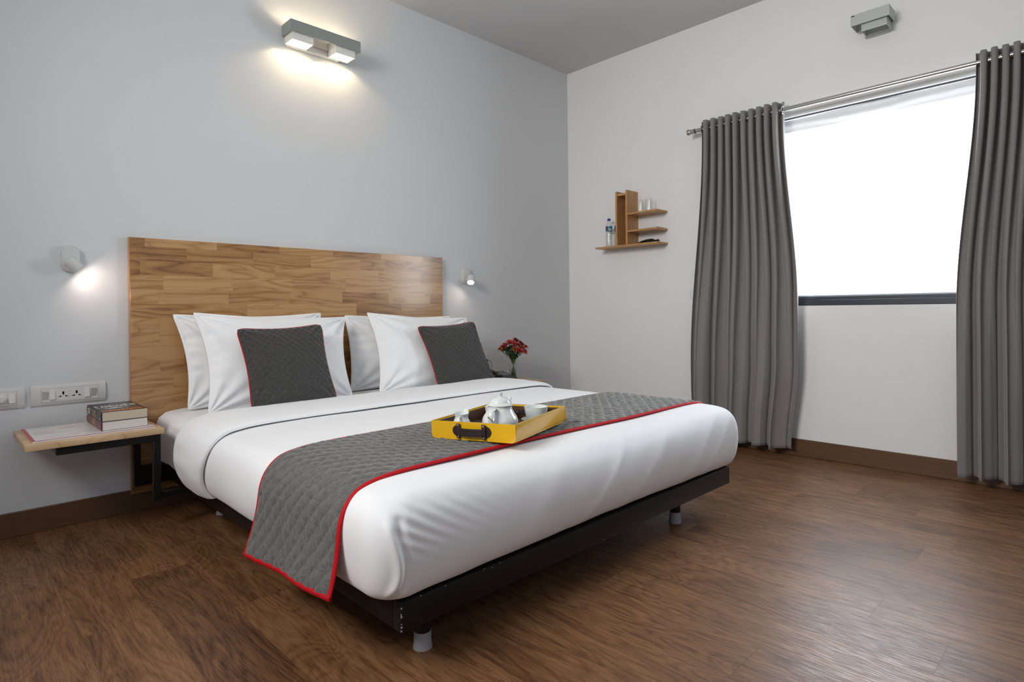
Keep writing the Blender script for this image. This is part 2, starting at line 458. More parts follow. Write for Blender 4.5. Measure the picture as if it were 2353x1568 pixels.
# ------------------------------------------------------------ headboard
hb = thing('headboard', 'wide glossy rubberwood headboard of glued blocks fixed to the back wall behind the bed', 'headboard', (-2.351, -.018, .09))
MB().box(-3.288, -1.414, -.033, -.003, .09, 1.320, .0015, 1).build('panel', M['rubber'], hb)
for xa, xb in ((-3.2895, -3.2880), (-1.414, -1.4125)): MB().box(xa, xb, -.032, -.003, .09, 1.320).build('edge_strip', M['rubber_edge'], hb)

# ------------------------------------------------------------ bed frame
BX0, BX1, BY = -3.138, -1.335, -2.07      # frame outer
bf = thing('platform_bed', 'low black metal bed frame on short round legs under the white bed', 'bed frame', ((BX0+BX1)/2, -1.05, 0))
def rail(x0, x1, y0, y1, z0=.138, z1=.216): MB().box(x0, x1, y0, y1, z0, z1, .004, 2).build('rail', M['black'], bf)
rail(BX0, BX1, BY, BY+.04); rail(BX0, BX0+.04, BY+.04, -.08); rail(BX1-.04, BX1, BY+.04, -.08)
MB().box(-3.286, BX1, -.078, -.040, .135, .225, .003, 1).build('head_rail', M['black'], bf)
MB().box(BX0+.045, BX1-.045, BY+.045, -.09, .200, .219, .002, 1).build('base_board', M['deck'], bf)
def bedleg(x, y):
    l = MB().lathe([(0, .137), (.0235, .137), (.0235, .03), (0, .03)], (x, y, 0), 28).build('leg', M['black'], bf)
    MB().lathe([(0, .048), (.0248, .048), (.0248, .014), (.0275, .006), (.0275, 0), (0, 0)], (x, y, 0), 28).build('foot_cap', M['cap'], l)
for x in (-2.988, -1.617):
    for y in (-1.950, -.35): bedleg(x, y)
bedleg(-2.3, -1.1)
# chipped paint flecks on the frame corner
b = MB(); rnd = random.Random(3)
for k in range(7):
    z = .142+rnd.random()*.07; s_ = .0012+rnd.random()*.0016
    b.box(BX0-.0005, BX0+.003*rnd.random()+.001, BY-.0006, BY+.002, z, z+s_*1.6)
for x, z in ((-2.86, .2145), (-2.83, .209), (-2.80, .214), (-3.08, .214), (-2.3, .142), (-3.0, .2135)):
    b.box(x, x+.004, BY-.0005, BY+.0005, z, z+.0015)
tag(b.build('paint_chips', M['cap'], bf), kind='stuff')

# ------------------------------------------------------------ mattress with fitted sheet
def mattress_fn(u, v):
    # u round the plan outline, v up the profile
    x0, x1, y0, y1, r = -3.205, -1.265, -.045, -1.9, .05
    per = cr_out(x0, x1, y0, y1, r, u)
    prof = [(.055, .222), (.02, .245), (.004, .32), (0, .40), (.012, .445), (.045, .472), (.11, .482), (.45, .485), (.95, .485)]
    k = v*(len(prof)-1); j = min(int(k), len(prof)-2); f = k-j
    ins = prof[j][0]*(1-f)+prof[j+1][0]*f; z = prof[j][1]*(1-f)+prof[j+1][1]*f
    p, q = per; d = (q-p); L_ = d.length; p2 = p+d*(min(ins, L_*.999)/L_)
    wz = .006*nz(p.x*5, p.y*7, z*9)*(1 if z < .47 else .3)
    return (p2.x+wz*(1 if p2.x < -2.2 else -1), p2.y, z+wz*.4)
def cr_out(x0, x1, y0, y1, r, u):
    """rounded rectangle point + inward spine point"""
    w_, d_ = x1-x0-2*r, abs(y1-y0)-2*r
    seg = [d_, PI*r/2, w_, PI*r/2, d_, PI*r/2, w_, PI*r/2]; tot = sum(seg); s = (u % 1)*tot
    i = 0
    while s > seg[i]: s -= seg[i]; i += 1
    f = s/seg[i]
    def arc(cx, cy, a0): a = a0+f*PI/2; return Vector((cx+r*math.cos(a), cy+r*math.sin(a), 0))
    if i == 0: p = Vector((x0, y0-r-f*d_, 0))
    elif i == 1: p = arc(x0+r, y1+r, PI)
    elif i == 2: p = Vector((x0+r+f*w_, y1, 0))
    elif i == 3: p = arc(x1-r, y1+r, 1.5*PI)
    elif i == 4: p = Vector((x1, y1+r+f*d_, 0))
    elif i == 5: p = arc(x1-r, y0-r, 0)
    elif i == 6: p = Vector((x1-r-f*w_, y0, 0))
    else: p = arc(x0+r, y0-r, PI/2)
    cx = (x0+x1)/2; hw = (x1-x0)/2
    sy = max(min(p.y, y0-.3), y1+hw)
    return p, Vector((cx, sy, 0))
mt = MB().grid(mattress_fn, 360, 40, cu=True).build('mattress', M['sheet'])
tag(rehome(mt), 'mattress in a white fitted sheet, its bare head end showing beside the left bedside shelf', 'mattress')

# ------------------------------------------------------------ duvet
DX0, DX1, DYF, DYH, DR = -3.225, -1.245, -2.105, -.80, .085
PROF = [(.075, .2205), (.045, .229), (.022, .255), (.006, .30), (0, .355), (.006, .405), (.024, .445), (.060, .476), (.115, .490), (.20, .497), (.40, .499), (.99, .499), (1.7, .499)]
DP = cr([(a, b_, 0) for a, b_ in PROF], 140)
def duvet_outline(u):
    r = DR; dl = abs(DYF-DYH)-r; wl = DX1-DX0-2*r
    seg = [dl, PI*r/2, wl, PI*r/2, dl]; s = u*sum(seg); i = 0
    while i < 4 and s > seg[i]: s -= seg[i]; i += 1
    f = min(1, s/seg[i])
    if i == 0: p = Vector((DX0, DYH-f*dl, 0)); n_ = Vector((-1, 0, 0))
    elif i == 1: a = PI+f*PI/2; n_ = Vector((math.cos(a), math.sin(a), 0)); p = Vector((DX0+r, DYF+r, 0))+n_*r
    elif i == 2: p = Vector((DX0+r+f*wl, DYF, 0)); n_ = Vector((0, -1, 0))
    elif i == 3: a = 1.5*PI+f*PI/2; n_ = Vector((math.cos(a), math.sin(a), 0)); p = Vector((DX1-r, DYF+r, 0))+n_*r
    else: p = Vector((DX1, DYF+r+f*dl, 0)); n_ = Vector((1, 0, 0))
    return p, n_
def duvet_fn(u, v):
    p, n_ = duvet_outline(u)
    cx = (DX0+DX1)/2
    q = Vector((cx, max(p.y, DYF+.95) if p.y < DYF+.95 else p.y, 0))
    k = v*(len(DP)-1); j = min(int(k), len(DP)-2); f = k-j
    ins = DP[j].x*(1-f)+DP[j+1].x*f; z = DP[j].y*(1-f)+DP[j+1].y*f
    d = q-p; L_ = d.length
    p2 = p+d*min(ins/L_, 1.0)
    side = 1-sstep(.44, .50, z)
    # soft pulls and creases
    dis = 0
    foot = -n_.y
    ff = sstep(.1, .9, foot)
    dis += (1-ff)*.010*nz(p2.y*3, z*5, 4)*side
    if foot > .1:
        # diagonal tension folds sweeping across the foot drop
        for (x0_, sl, wd, am) in ((-2.45, 1.1, .035, .010), (-2.20, 1.3, .05, .008), (-1.80, 1.2, .05, .009), (-1.62, 1.1, .035, .007), (-2.75, .9, .05, .006)):
            t_ = (p2.x-x0_)-(z-.22)*sl
            dis += ff*.55*am*math.exp(-(t_/wd)**2)*side*sstep(.21, .27, z)
        dis += ff*.010*nz(p2.x*2.2, z*4, 1)*side
    z += .004*nz(p2.x*2.0, p2.y*2.5, 7)*(1-side)
    # hem wobble where it is tucked onto the frame
    if v < .12: z += .006*nz(u*40, 2)*(1-v/.12)
    # hospital fold at the near foot corner
    c0 = (DX0+.055)
    if p.y < DYF+.08 and p.x < DX0+.60:
        t_ = p2.x-(c0+.010*math.sin(z*26))
        wt = 1-sstep(DYF+.015, DYF+.05, p.y)
        hgt = sstep(.22, .27, z)*(1-sstep(.41, .46, z))*wt
        dis += hgt*(.010*math.exp(-(t_/.012)**2)-.009*math.exp(-((t_-.026)/.013)**2))
        fan = sstep(.30, .42, z)*(1-sstep(.44, .485, z))*math.exp(-max(t_, 0)/.12)*sstep(0, .03, t_)*(1-sstep(.40, .55, t_))
        dis += fan*.0032*math.sin((z-.2+t_*.55)*170+t_*14)
    p3 = p2+n_*dis
    return (p3.x, p3.y, z+dis*.25*(1-side*.6))
dv = thing('duvet', 'smooth white duvet tucked over the bed, its head edge folded back below the pillows', 'duvet', ((DX0+DX1)/2, -1.4, .22))
MB().grid(duvet_fn, 1300, 128).build('cover', M['sheet'], dv)

# cross-section path of the bed surface from the left side over the top to the right side
def section_path():
    L = [(DX0+p.x, p.y) for p in DP if p.x < .97]
    Rr = [(DX1-p.x, p.y) for p in DP if p.x < .97][::-1]
    return [Vector((a, 0, b_)) for a, b_ in L+Rr]
SP = section_path()
def resample(path, n):
    d = [0]
    for a, b_ in zip(path, path[1:]): d.append(d[-1]+(b_-a).length)
    out = []; j = 0
    for i in range(n):
        s = d[-1]*i/(n-1)
        while j < len(d)-2 and d[j+1] < s: j += 1
        f = (s-d[j])/max(1e-9, d[j+1]-d[j]); out.append(path[j].lerp(path[j+1], f))
    return out, d[-1]
def normals(path):
    out = []
    for i in range(len(path)):
        d = path[min(i+1, len(path)-1)]-path[max(i-1, 0)]; out.append(Vector((-d.z, 0, d.x)).normalized())
    return out
# turned-back cuff
CP, _ = resample(SP, 420); CN = normals(CP)
def cuff_fn(u, v):
    i = min(int(round(u*419)), 419); p = CP[i]; n_ = CN[i]
    top = sstep(.40, .50, p.z)
    yb, yf = -.545, -.925+.075*(1-sstep(.22, .46, p.z))+.012*nz(u*9, 1)-.012*top
    a = v*2*PI       # closed loop cross-section
    yc = (yb+yf)/2; hw = (yf-yb)/2
    c, s = math.cos(a), math.sin(a)
    ex = .55
    yy = yc+hw*math.copysign(abs(c)**.75, c)
    th = .021+.004*nz(u*6, 5)
    h = th*math.copysign(abs(s)**ex, s)
    if s < 0: h *= .35
    # front edge is crisp, rear edge rolls down softly
    h0 = .006
    wr = 0
    if s > 0: wr = .0035*nz(u*55, yy*6, 3)*(1-top*.8)+.003*nz(u*8, yy*9, 6)
    lift = .004
    pp = p+n_*(h0+lift+h+wr)
    endw = (1-sstep(.0, .06, min(u, 1-u)))
    return (pp.x-n_.x*.012*endw, yy, max(pp.z, .224))
MB().grid(cuff_fn, 420, 44, cv=True).build('turned_back_cuff', M['sheet'], dv)

# ------------------------------------------------------------ quilted runner
path = [p for p in SP if p.z > .37]
left = [Vector((DX0-.0065-.052*max(0, (.37-z)/.2)**1.6, 0, z)) for z in [.222+.0074*k for k in range(20)]]
right = [Vector((DX1+.012+.010*((.37-z)/.2), 0, z)) for z in [.20+.0085*k for k in range(20)]][::-1]
top = [Vector((p.x, 0, p.z)) for p in path]
tn = normals(top); top = [p+n_*.0065 for p, n_ in zip(top, tn)]
RP, RL = resample(left+top+right, 560); RN = normals(RP)
RY0, RY1 = -1.425, -1.925
RW = RY0-RY1
def run_base(i, w_):
    """w_ 0 head-side edge .. 1 foot-side edge"""
    p = RP[i]; s = i/559*RL
    sag = 1-sstep(.30, .50, p.z)
    y = RY0-RW*w_
    y += .018*nz(s*1.6, 2.0)+(.045 if p.x < -2.3 else .0)*(1-sstep(.18, .49, p.z))*(1-w_)*.6
    drop = .040*(1-w_) if p.x < -2.3 else .02*w_
    z = p.z-drop*(1-sstep(.18, .40, p.z))
    n_ = RN[i]
    wob = .010*math.sin(w_*9+1)*(1-sstep(.18, .36, p.z))
    return Vector((p.x, y, z))+n_*wob, n_, s
PQ = .054
def quilt(s, t_, p=PQ):
    a = abs(math.sin(PI*(s+t_)/p)); b_ = abs(math.sin(PI*(s-t_)/p))
    return (a*b_)**.38
def run_fn(u, v):
    i = min(int(round(u*559)), 559); q, n_, s = run_base(i, v)
    e = min(1, min(u*RL, (1-u)*RL, v*RW, (1-v)*RW)/.012)
    ph = quilt(s*.82, v*RW, PQ)
    h = .0085*ph*e+.0018*nz(s*60, v*RW*22, 1)*e
    h += .0014*nz(s*26, v*70, 5)*e
    return q+n_*h
rn = thing('bed_runner', 'grey diamond-quilted bed runner with red edging laid across the foot of the duvet', 'bed runner', (-2.235, -1.68, .18))
MB().grid(run_fn, 560, 116).build('quilted_panel', M['quilt'], rn, solid=.004, sharp=180)
# red edging
def edge_pts():
    a = [run_base(i, 0)[0]+run_base(i, 0)[1]*.001 for i in range(0, 560, 3)]+[run_base(559, 0)[0]]
    b_ = [run_base(559, k/30)[0]+run_base(559, k/30)[1]*.001 for k in range(1, 30)]
    c = [run_base(i, 1)[0]+run_base(i, 1)[1]*.001 for i in range(559, -1, -3)]+[run_base(0, 1)[0]]
    d = [run_base(0, 1-k/30)[0]+run_base(0, 1-k/30)[1]*.001 for k in range(1, 30)]
    return a, b_, c, d
def band(ptlist, wd, inn, th):
    """flat bound edge: elliptical strip"""
    b = MB(); rings = []
    n = len(ptlist)
    for k, (p, n_, sidev) in enumerate(ptlist):
        r = []
        for q in range(10):
            a = 2*PI*q/10
            r.append(b.bm.verts.new(p+sidev*(math.cos(a)*wd/2+inn)+n_*math.sin(a)*th))
        rings.append(r)
    for a, c in zip(rings, rings[1:]):
        for q in range(10): b.bm.faces.new((a[q], a[(q+1) % 10], c[(q+1) % 10], c[q]))
    b.bm.faces.new(rings[0][::-1]); b.bm.faces.new(rings[-1])
    return b
for w_, sgn in ((0, -1), (1, 1)):
    lst = []
    for i in range(0, 560, 2):
        q, n_, s = run_base(i, w_); lst.append((q, n_, Vector((0, 1 if w_ == 1 else -1, 0))))
    band(lst, .017, 0.0, .0052).build('red_edging', M['red'], rn, sharp=180)
for i in (0, 559):
    lst = []
    for k in range(-1, 62):
        w_ = max(-.012, min(1.012, k/60)); q, n_, s = run_base(i, w_)
        lst.append((q, n_, Vector((0, 0, 1))))
    band(lst, .017, 0.0, .0052).build('red_edging', M['red'], rn, sharp=180)

# ------------------------------------------------------------ pillows and cushions
def pillow_surface(P00, P10, P01, P11, T, concave, seed, wr=.008, quiltp=None, power=.55, sag=.0):
    P00, P10, P01, P11 = map(Vector, (P00, P10, P01, P11))
    ex = ((P10-P00)+(P11-P01)).normalized(); ez = ((P01-P00)+(P11-P10)).normalized()
    nn = ex.cross(ez).normalized()
    if nn.y > 0: nn = -nn
    Wd = ((P10-P00).length+(P11-P01).length)/2; Hd = ((P01-P00).length+(P11-P10).length)/2
    kr = .045 if quiltp else .018
    def base(a, b_):      # a,b in -1..1
        a, b_ = a*(1-kr*b_**12), b_*(1-kr*a**12)
        f, g = (a+1)/2, (b_+1)/2
        p = P00.lerp(P10, f).lerp(P01.lerp(P11, f), g)
        ca = concave*(1-b_*b_); cb = concave*(1-a*a)
        p = p-ex*(a**3)*ca*Wd*.5*1.0-ez*(b_**3)*cb*Hd*.5*(1.0 if b_ > 0 else .35)
        return p
    def fn(side):
        def f_(u, v):
            a, b_ = 2*u-1, 2*v-1
            # ease parameter so that edges get samples
            a = math.sin(a*PI/2); b_ = math.sin(b_*PI/2)
            p = base(a, b_)
            th = ((1-a*a)*(1-b_*b_))
            t_ = T*max(0, th)**power
            t_ *= 1+.12*nz(a*1.3+seed, b_*1.3, side)-sag*b_
            edge = 1-max(abs(a), abs(b_))
            # creases radiating from the corners and the short ends
            w_ = 0
            for cx, cy in ((-1, -1), (1, -1), (-1, 1), (1, 1)):
                dx, dy = a-cx, b_-cy; r = math.hypot(dx, dy); an = math.atan2(dy, dx)
                w_ += math.exp(-(r/.75)**2)*math.sin(an*13+seed*3+cx+2*cy)*sstep(0, .18, r)
            w_ += 1.0*math.exp(-((1-abs(a))/.22)**2)*nz(b_*7+seed, a*2, 2)*1.6*sstep(0, .08, 1-abs(a))
            w_ += .5*nz(a*3+seed, b_*5, 8)
            t_ += wr*w_*sstep(0, .06, edge)
            if quiltp:
                q = quilt(a*Wd/2, b_*Hd/2, quiltp)
                t_ += .0050*q*sstep(0, .05, edge)
            return p+nn*side*max(t_, .0008)
        return f_
    return base, fn
def make_pillow(name, label, cat, corners, T, concave, seed, mat, n=90, piping=False, quiltp=None, wr=.008, group=None, power=.55):
    base, fn = pillow_surface(*corners, T, concave, seed, wr, quiltp, power)
    b = MB(); b.grid(fn(1), n, n); b.grid(fn(-1), n, n)
    if not piping:
        o = b.build(name, mat, sharp=180); rehome(o); return tag(o, label, cat, group)
    c = sum((Vector(q) for q in corners), Vector())/4
    tt = thing(name, label, cat, (c.x, c.y, min(q[2] for q in corners)), group=group)
    b.build('cover', mat, tt, sharp=180)
    K = 60; pts = []
    for k in range(K): pts.append(base(-1+2*k/K, -1))
    for k in range(K): pts.append(base(1, -1+2*k/K))
    for k in range(K): pts.append(base(1-2*k/K, 1))
    for k in range(K): pts.append(base(-1, 1-2*k/K))
    # round the corners a little
    n_ = len(pts); sm = [(pts[i-3]+pts[i-2]+pts[i-1]+pts[i]+pts[(i+1) % n_]+pts[(i+2) % n_]+pts[(i+3) % n_])/7 for i in range(n_)]
    sm += [sm[0]]
    MB().tube(sm, .0027, 8, caps=False).build('piping', M['red'], tt, sharp=180)
    return tt
G = 'white pillows leaning on the headboard'
make_pillow('pillow', 'white pillow furthest left, upright against the headboard behind another white pillow', 'pillow',
            ((-3.10, -.215, .487), (-2.33, -.215, .487), (-3.128, -.085, .952), (-2.340, -.085, .950)), .058, .09, 1.3, M['pillow'], group=G)
make_pillow('pillow', 'white pillow directly behind the left grey quilted cushion', 'pillow',
            ((-3.085, -.455, .490), (-2.345, -.455, .490), (-3.070, -.20, .960), (-2.247, -.20, .925)), .078, .10, 4.1, M['pillow'], group=G)
make_pillow('pillow', 'white pillow against the headboard, right of the gap between the two pillow pairs', 'pillow',
            ((-2.235, -.215, .487), (-1.48, -.215, .487), (-2.212, -.105, .934), (-1.40, -.105, .915)), .060, .06, 7.7, M['pillow'], group=G)
make_pillow('pillow', 'white pillow directly behind the right grey quilted cushion', 'pillow',
            ((-2.195, -.455, .490), (-1.335, -.455, .490), (-2.12, -.20, .950), (-1.335, -.20, .905)), .078, .10, 9.2, M['pillow'], group=G)
GC = 'grey quilted cushions with red piping'
make_pillow('cushion', 'dark grey quilted cushion with red piping on the left pillows, nearer the books', 'cushion',
            ((-2.938, -.585, .500), (-2.505, -.585, .500), (-2.935, -.385, .880), (-2.490, -.385, .892)), .048, .09, 2.2, M['cushion'], 200, True, .038, .0025, GC)
make_pillow('cushion', 'dark grey quilted cushion with red piping on the right pillows, nearer the telephone', 'cushion',
            ((-1.878, -.580, .500), (-1.418, -.580, .500), (-1.890, -.385, .862), (-1.428, -.385, .884)), .048, .09, 5.2, M['cushion'], 200, True, .038, .0025, GC)

# ------------------------------------------------------------ bedside shelves
def bedside(label, x0, x1, yd, zt, px, zb):
    tt = thing('bedside_table', label, 'bedside table', ((x0+x1)/2, -yd/2, zb))
    MB().box(x0, x1, -yd, -.034 if x0 < -2 else -.002, zt-.024, zt, .002, 2).build('tabletop', M['table_x'], tt)
    return tt
lt = bedside('left cantilevered bedside shelf of pale wood on a black bracket, carrying two books', -3.722, -3.252, .445, .457, -3.27, .12)
b = MB()
def bar(b, x0, x1, y0, y1, z0, z1): b.box(x0, x1, y0, y1, z0, z1, .0015, 1)
bar(b, -3.625, -3.262, -.425, -.400, .400, .4325); bar(b, -3.625, -3.262, -.085, -.060, .400, .4325)
bar(b, -3.625, -3.600, -.400, -.085, .405, .4325); bar(b, -3.290, -3.262, -.400, -.085, .405, .4325)
b.build('shelf_bracket', M['black'], lt)
b = MB(); bar(b, -3.290, -3.262, -.425, -.400, .145, .400)
b.build('front_post', M['black'], lt)
b = MB(); bar(b, -3.290, -3.262, -.085, -.060, .145, .400)
b.build('rear_post', M['black'], lt)
b = MB(); bar(b, -3.262, -3.14, -.415, -.390, .150, .175)
b.build('lower_rail', M['black'], lt)
rt = bedside('right bedside shelf of pale wood beyond the bed, carrying the telephone and vase of flowers', -1.215, -.848, .478, .450, -1.2, .12)
b = MB(); bar(b, -1.21, -.95, -.43, -.405, .395, .4255); bar(b, -1.21, -.95, -.08, -.055, .395, .4255); bar(b, -.975, -.95, -.405, -.08, .397, .4255)
bar(b, -1.232, -1.205, -.43, -.405, .145, .4255); bar(b, -1.232, -1.205, -.08, -.055, .145, .4255); bar(b, -1.232, -1.205, -.405, -.08, .145, .172)
b.build('shelf_bracket', M['black'], rt)

# magazine / menu card lying on the left shelf
mg = thing('menu_booklet', 'white landscape booklet with red border lying under the two books', 'booklet', (-3.485, -.225, .457))
mx0, mx1, my0, my1 = -3.698, -3.272, -.405, -.055
b = MB()
b.box(mx0+.002, mx1-.002, my0+.001, my1-.001, .4575, .4625)
b.build('pages', M['paperpage'], mg)
MB().box(mx0, mx1, my0, my1, .4625, .4635).build('front_cover', M['redpaper'], mg)
MB().box(mx0+.012, mx1-.004, my0+.004, my1-.004, .4635, .4638).build('printed_sheet', M['paper'], mg)
b = MB(); rnd = random.Random(5)
def lines(x0, x1, y0, n, dy, ln):
    for k in range(n):
        y = y0-k*dy; xx = x0
        while xx < x0+(x1-x0)*(.7+.3*rnd.random()):
            w_ = .004+rnd.random()*.008; b.box(xx, xx+w_, y, y+.0032, .4638, .4640); xx += w_+.002
lines(-3.675, -3.60, -.20, 8, .0085, 1); lines(-3.585, -3.52, -.13, 5, .0085, 1); lines(-3.66, -3.53, -.10, 1, .01, 1)
lines(-3.48, -3.43, -.17, 8, .0085, 1); lines(-3.49, -3.45, -.10, 1, .01, 1); lines(-3.46, -3.40, -.28, 5, .0085, 1)
lines(-3.42, -3.38, -.085, 1, .01, 1)
b.box(-3.509, -3.508, -.33, -.10, .4638, .4640)
# scribbled landscape outline near the front edge
b.tube([(-3.655+.012*k, -.352+.012*math.sin(k*2.1)-.002*k*.3, .464) for k in range(9)], .0008, 5)
b.tube([(-3.655+.012*k, -.368+.004*math.sin(k*1.3), .464) for k in range(9)], .0008, 5)
b.build('print', M['pinkink'], mg)
MB().lathe([(0, .4637), (.005, .4637), (.005, .4642), (0, .4642)], (-3.545, -.345, 0), 12).build('red_dot', M['redpaper'], mg)

# books ---------------------------------------------------------
def book(name, label, x0, x1, y0, y1, z0, z1, cov, spine, pages):
    tt = thing(name, label, 'book', ((x0+x1)/2, (y0+y1)/2, z0), group='paperback books on the bedside shelf')
    MB().box(x0+.003, x1-.002, y0+.001, y1-.001, z0+.0008, z1-.0008).build('page_block', pages, tt)
    b = MB(); b.box(x0+.002, x1, y0, y1, z1-.0009, z1, .0003, 1); b.box(x0+.002, x1, y0, y1, z0, z0+.0009, .0003, 1)
    b.build('cover', cov, tt)
    # rounded spine on the left edge
    hc = (z1-z0)/2; zc = (z0+z1)/2
    prof = [(x0+.003-.0045*math.cos(a), zc+hc*math.sin(a)) for a in [(-.5+k/12)*PI for k in range(13)]]
    b = MB(); b.prism([(x0+.0045, z0)]+prof+[(x0+.0045, z1)], y0, y1, 'y')
    b.build('spine', spine, tt)
    return tt
BZ = .4641
b2 = book('book', 'lower paperback with red and gold spine, under the black book on the left shelf', -3.467, -3.297, -.368, -.060, BZ, BZ+.037, M['bookblack'], M['redspine'], M['whitepage'])
b1 = book('book', 'upper paperback with black cover and orange and white lettering, on top of the other book', -3.467, -3.297, -.366, -.062, BZ+.038, BZ+.077, M['bookblack'], M['bookblack'], M['cream'])
ZT = BZ+.077
def text_blobs(b, poly_fn, n, seed, h=.0005):
    rnd = random.Random(seed)
    for k in range(n):
        poly_fn(b, k, rnd, h)
# letter-like strokes on the cover: a white title row, a pale figure and an orange row
b = MB(); rnd = random.Random(8)
L5 = {'S': [(0, 4, 3, 4), (0, 4, 0, 2), (0, 2, 3, 2), (3, 2, 3, 0), (0, 0, 3, 0)], 'A': [(0, 0, 1.5, 4), (1.5, 4, 3, 0), (.7, 1.6, 2.3, 1.6)],
      'B': [(0, 0, 0, 4), (0, 4, 2.6, 4), (2.6, 4, 2.6, 2), (0, 2, 3, 2), (3, 2, 3, 0), (0, 0, 3, 0)], 'L': [(0, 4, 0, 0), (0, 0, 2.6, 0)],
      'C': [(3, 4, 0, 4), (0, 4, 0, 0), (0, 0, 3, 0)], 'K': [(0, 0, 0, 4), (0, 2, 3, 4), (0, 2, 3, 0)], 'D': [(0, 0, 0, 4), (0, 4, 3, 3), (3, 3, 3, 1), (3, 1, 0, 0)],
      'U': [(0, 4, 0, 0), (0, 0, 3, 0), (3, 0, 3, 4)], 'M': [(0, 0, 0, 4), (0, 4, 1.5, 1.5), (1.5, 1.5, 3, 4), (3, 4, 3, 0)], 'N': [(0, 0, 0, 4), (0, 4, 3, 0), (3, 0, 3, 4)],
      'E': [(3, 4, 0, 4), (0, 4, 0, 0), (0, 0, 3, 0), (0, 2, 2.4, 2)], 'O': [(0, 0, 0, 4), (0, 4, 3, 4), (3, 4, 3, 0), (3, 0, 0, 0)], 'I': [(1, 0, 1, 4)], 'R': [(0, 0, 0, 4), (0, 4, 3, 4), (3, 4, 3, 2), (3, 2, 0, 2), (1, 2, 3, 0)]}
def strokes(b, word, O, du, dv, n_, sw):
    """flat strokes; O origin, du/dv unit-cell vectors, n_ normal"""
    O, du, dv, n_ = map(Vector, (O, du, dv, n_))
    for ch in word:
        for (a, c, a2, c2) in L5.get(ch, []):
            p, q = O+du*a+dv*c, O+du*a2+dv*c2
            d = (q-p).normalized(); s_ = n_.cross(d)*sw
            vs_ = [b.bm.verts.new(x+n_*h_) for h_ in (0, .0004) for x in (p-s_, p+s_, q+s_, q-s_)]
            for f in ((0, 1, 2, 3), (7, 6, 5, 4), (0, 4, 5, 1), (1, 5, 6, 2), (2, 6, 7, 3), (3, 7, 4, 0)): b.bm.faces.new([vs_[k] for k in f])
        O = O+du*4.3
# (the lettering is too blurred to read in the photograph: letter-shaped strokes only)
strokes(b, 'EANBAMEN', (-3.455, -.215, ZT), (.0044, 0, 0), (0, .016, 0), (0, 0, 1), .0018)
def star(b, cx, cy, pts, z=ZT):
    b.prism([(cx+x*1.0, cy+y*1.0) for x, y in pts], z, z+.0004)
star(b, -3.39, -.255, [(-.055, .006), (-.02, -.012), (.0, -.004), (.045, .012), (.01, .010), (-.005, .018), (-.02, .006)])
b.build('cover_lettering', M['ink_w'], b1)
b = MB(); strokes(b, 'MNORNEURNE', (-3.455, -.345, ZT), (.0035, 0, 0), (0, .0085, 0), (0, 0, 1), .0019)
b.build('orange_lettering', M['ink_o'], b1)
b = MB(); strokes(b, 'SUNEMR', (-3.385, -.285, ZT), (.0028, 0, 0), (0, .0045, 0), (0, 0, 1), .0007)
strokes(b, 'ENRMN', (-3.43, -.135, ZT), (.0052, 0, 0), (0, .008, 0), (0, 0, 1), .001)
b.build('grey_lettering', M['ink_g'], b1)
sx = -3.4690
b = MB(); strokes(b, 'NAL', (sx, -.10, BZ+.048), (0, -.0042, 0), (0, 0, .0022), (-1, 0, 0), .0016)
strokes(b, 'ENE', (sx, -.10, BZ+.062), (0, -.0042, 0), (0, 0, .0016), (-1, 0, 0), .0008)
strokes(b, 'EEE', (sx+.001, -.352, BZ+.045), (0, 0, .0014), (0, .0022, 0), (-1, 0, 0), .0008)
b.build('spine_lettering', M['ink_w'], b1)
b = MB(); strokes(b, 'EUR', (sx, -.225, BZ+.049), (0, -.0048, 0), (0, 0, .0020), (-1, 0, 0), .0014)
b.torus((sx, -.25, BZ+.066), .006, .0014, 'x', 14, 6)
b.build('gold_spine_lettering', M['ink_gold'], b1)
MB().box(sx-.0004, sx+.001, -.152, -.138, BZ+.045, BZ+.056).build('green_mark', M['ink_green'], b1)

# ------------------------------------------------------------ switch plates
def rocker(tt, x, z, w_, h, up_, mat='plastic2'):
    y = -.0115
    b = MB()
    # wedge: lower or upper edge stands out
    t0, t1 = (.0075, .0015) if up_ else (.0010, .0060)
    b.prism([(y, z-h/2), (y-t0, z-h/2), (y-t1, z+h/2), (y, z+h/2)], x-w_/2, x+w_/2, 'x')
    b.build('rocker_switch', M[mat], tt)
def socket(tt, x, z):
    s = MB().box(x-.021, x+.021, -.0122, -.0112, z-.024, z+.024, .0004, 1).build('socket', M['plastic2'], tt)
    b = MB(); y0, y1 = -.0126, -.0121
    b.lathe([(0, 0), (.0042, 0), (.0042, .0005), (0, .0005)], (0, 0, 0), 12, Matrix.Translation((x, y0, z+.009)) @ Matrix.Rotation(-PI/2, 4, 'X'))
    b.lathe([(0, 0), (.0036, 0), (.0036, .0005), (0, .0005)], (0, 0, 0), 12, Matrix.Translation((x, y0, z+.0025)) @ Matrix.Rotation(-PI/2, 4, 'X'))
    b.box(x-.0022, x+.0022, y0, y1, z+.0, z+.012)
    for sg in (-1, 1):
        b.box(x+sg*.012-.0055, x+sg*.012+.0055, y0, y1, z-.0105, z-.0075); b.box(x+sg*.0095-.0018, x+sg*.0095+.0018, y0, y1, z-.0095, z-.004)
    b.build('socket_holes', M['hole'], s)
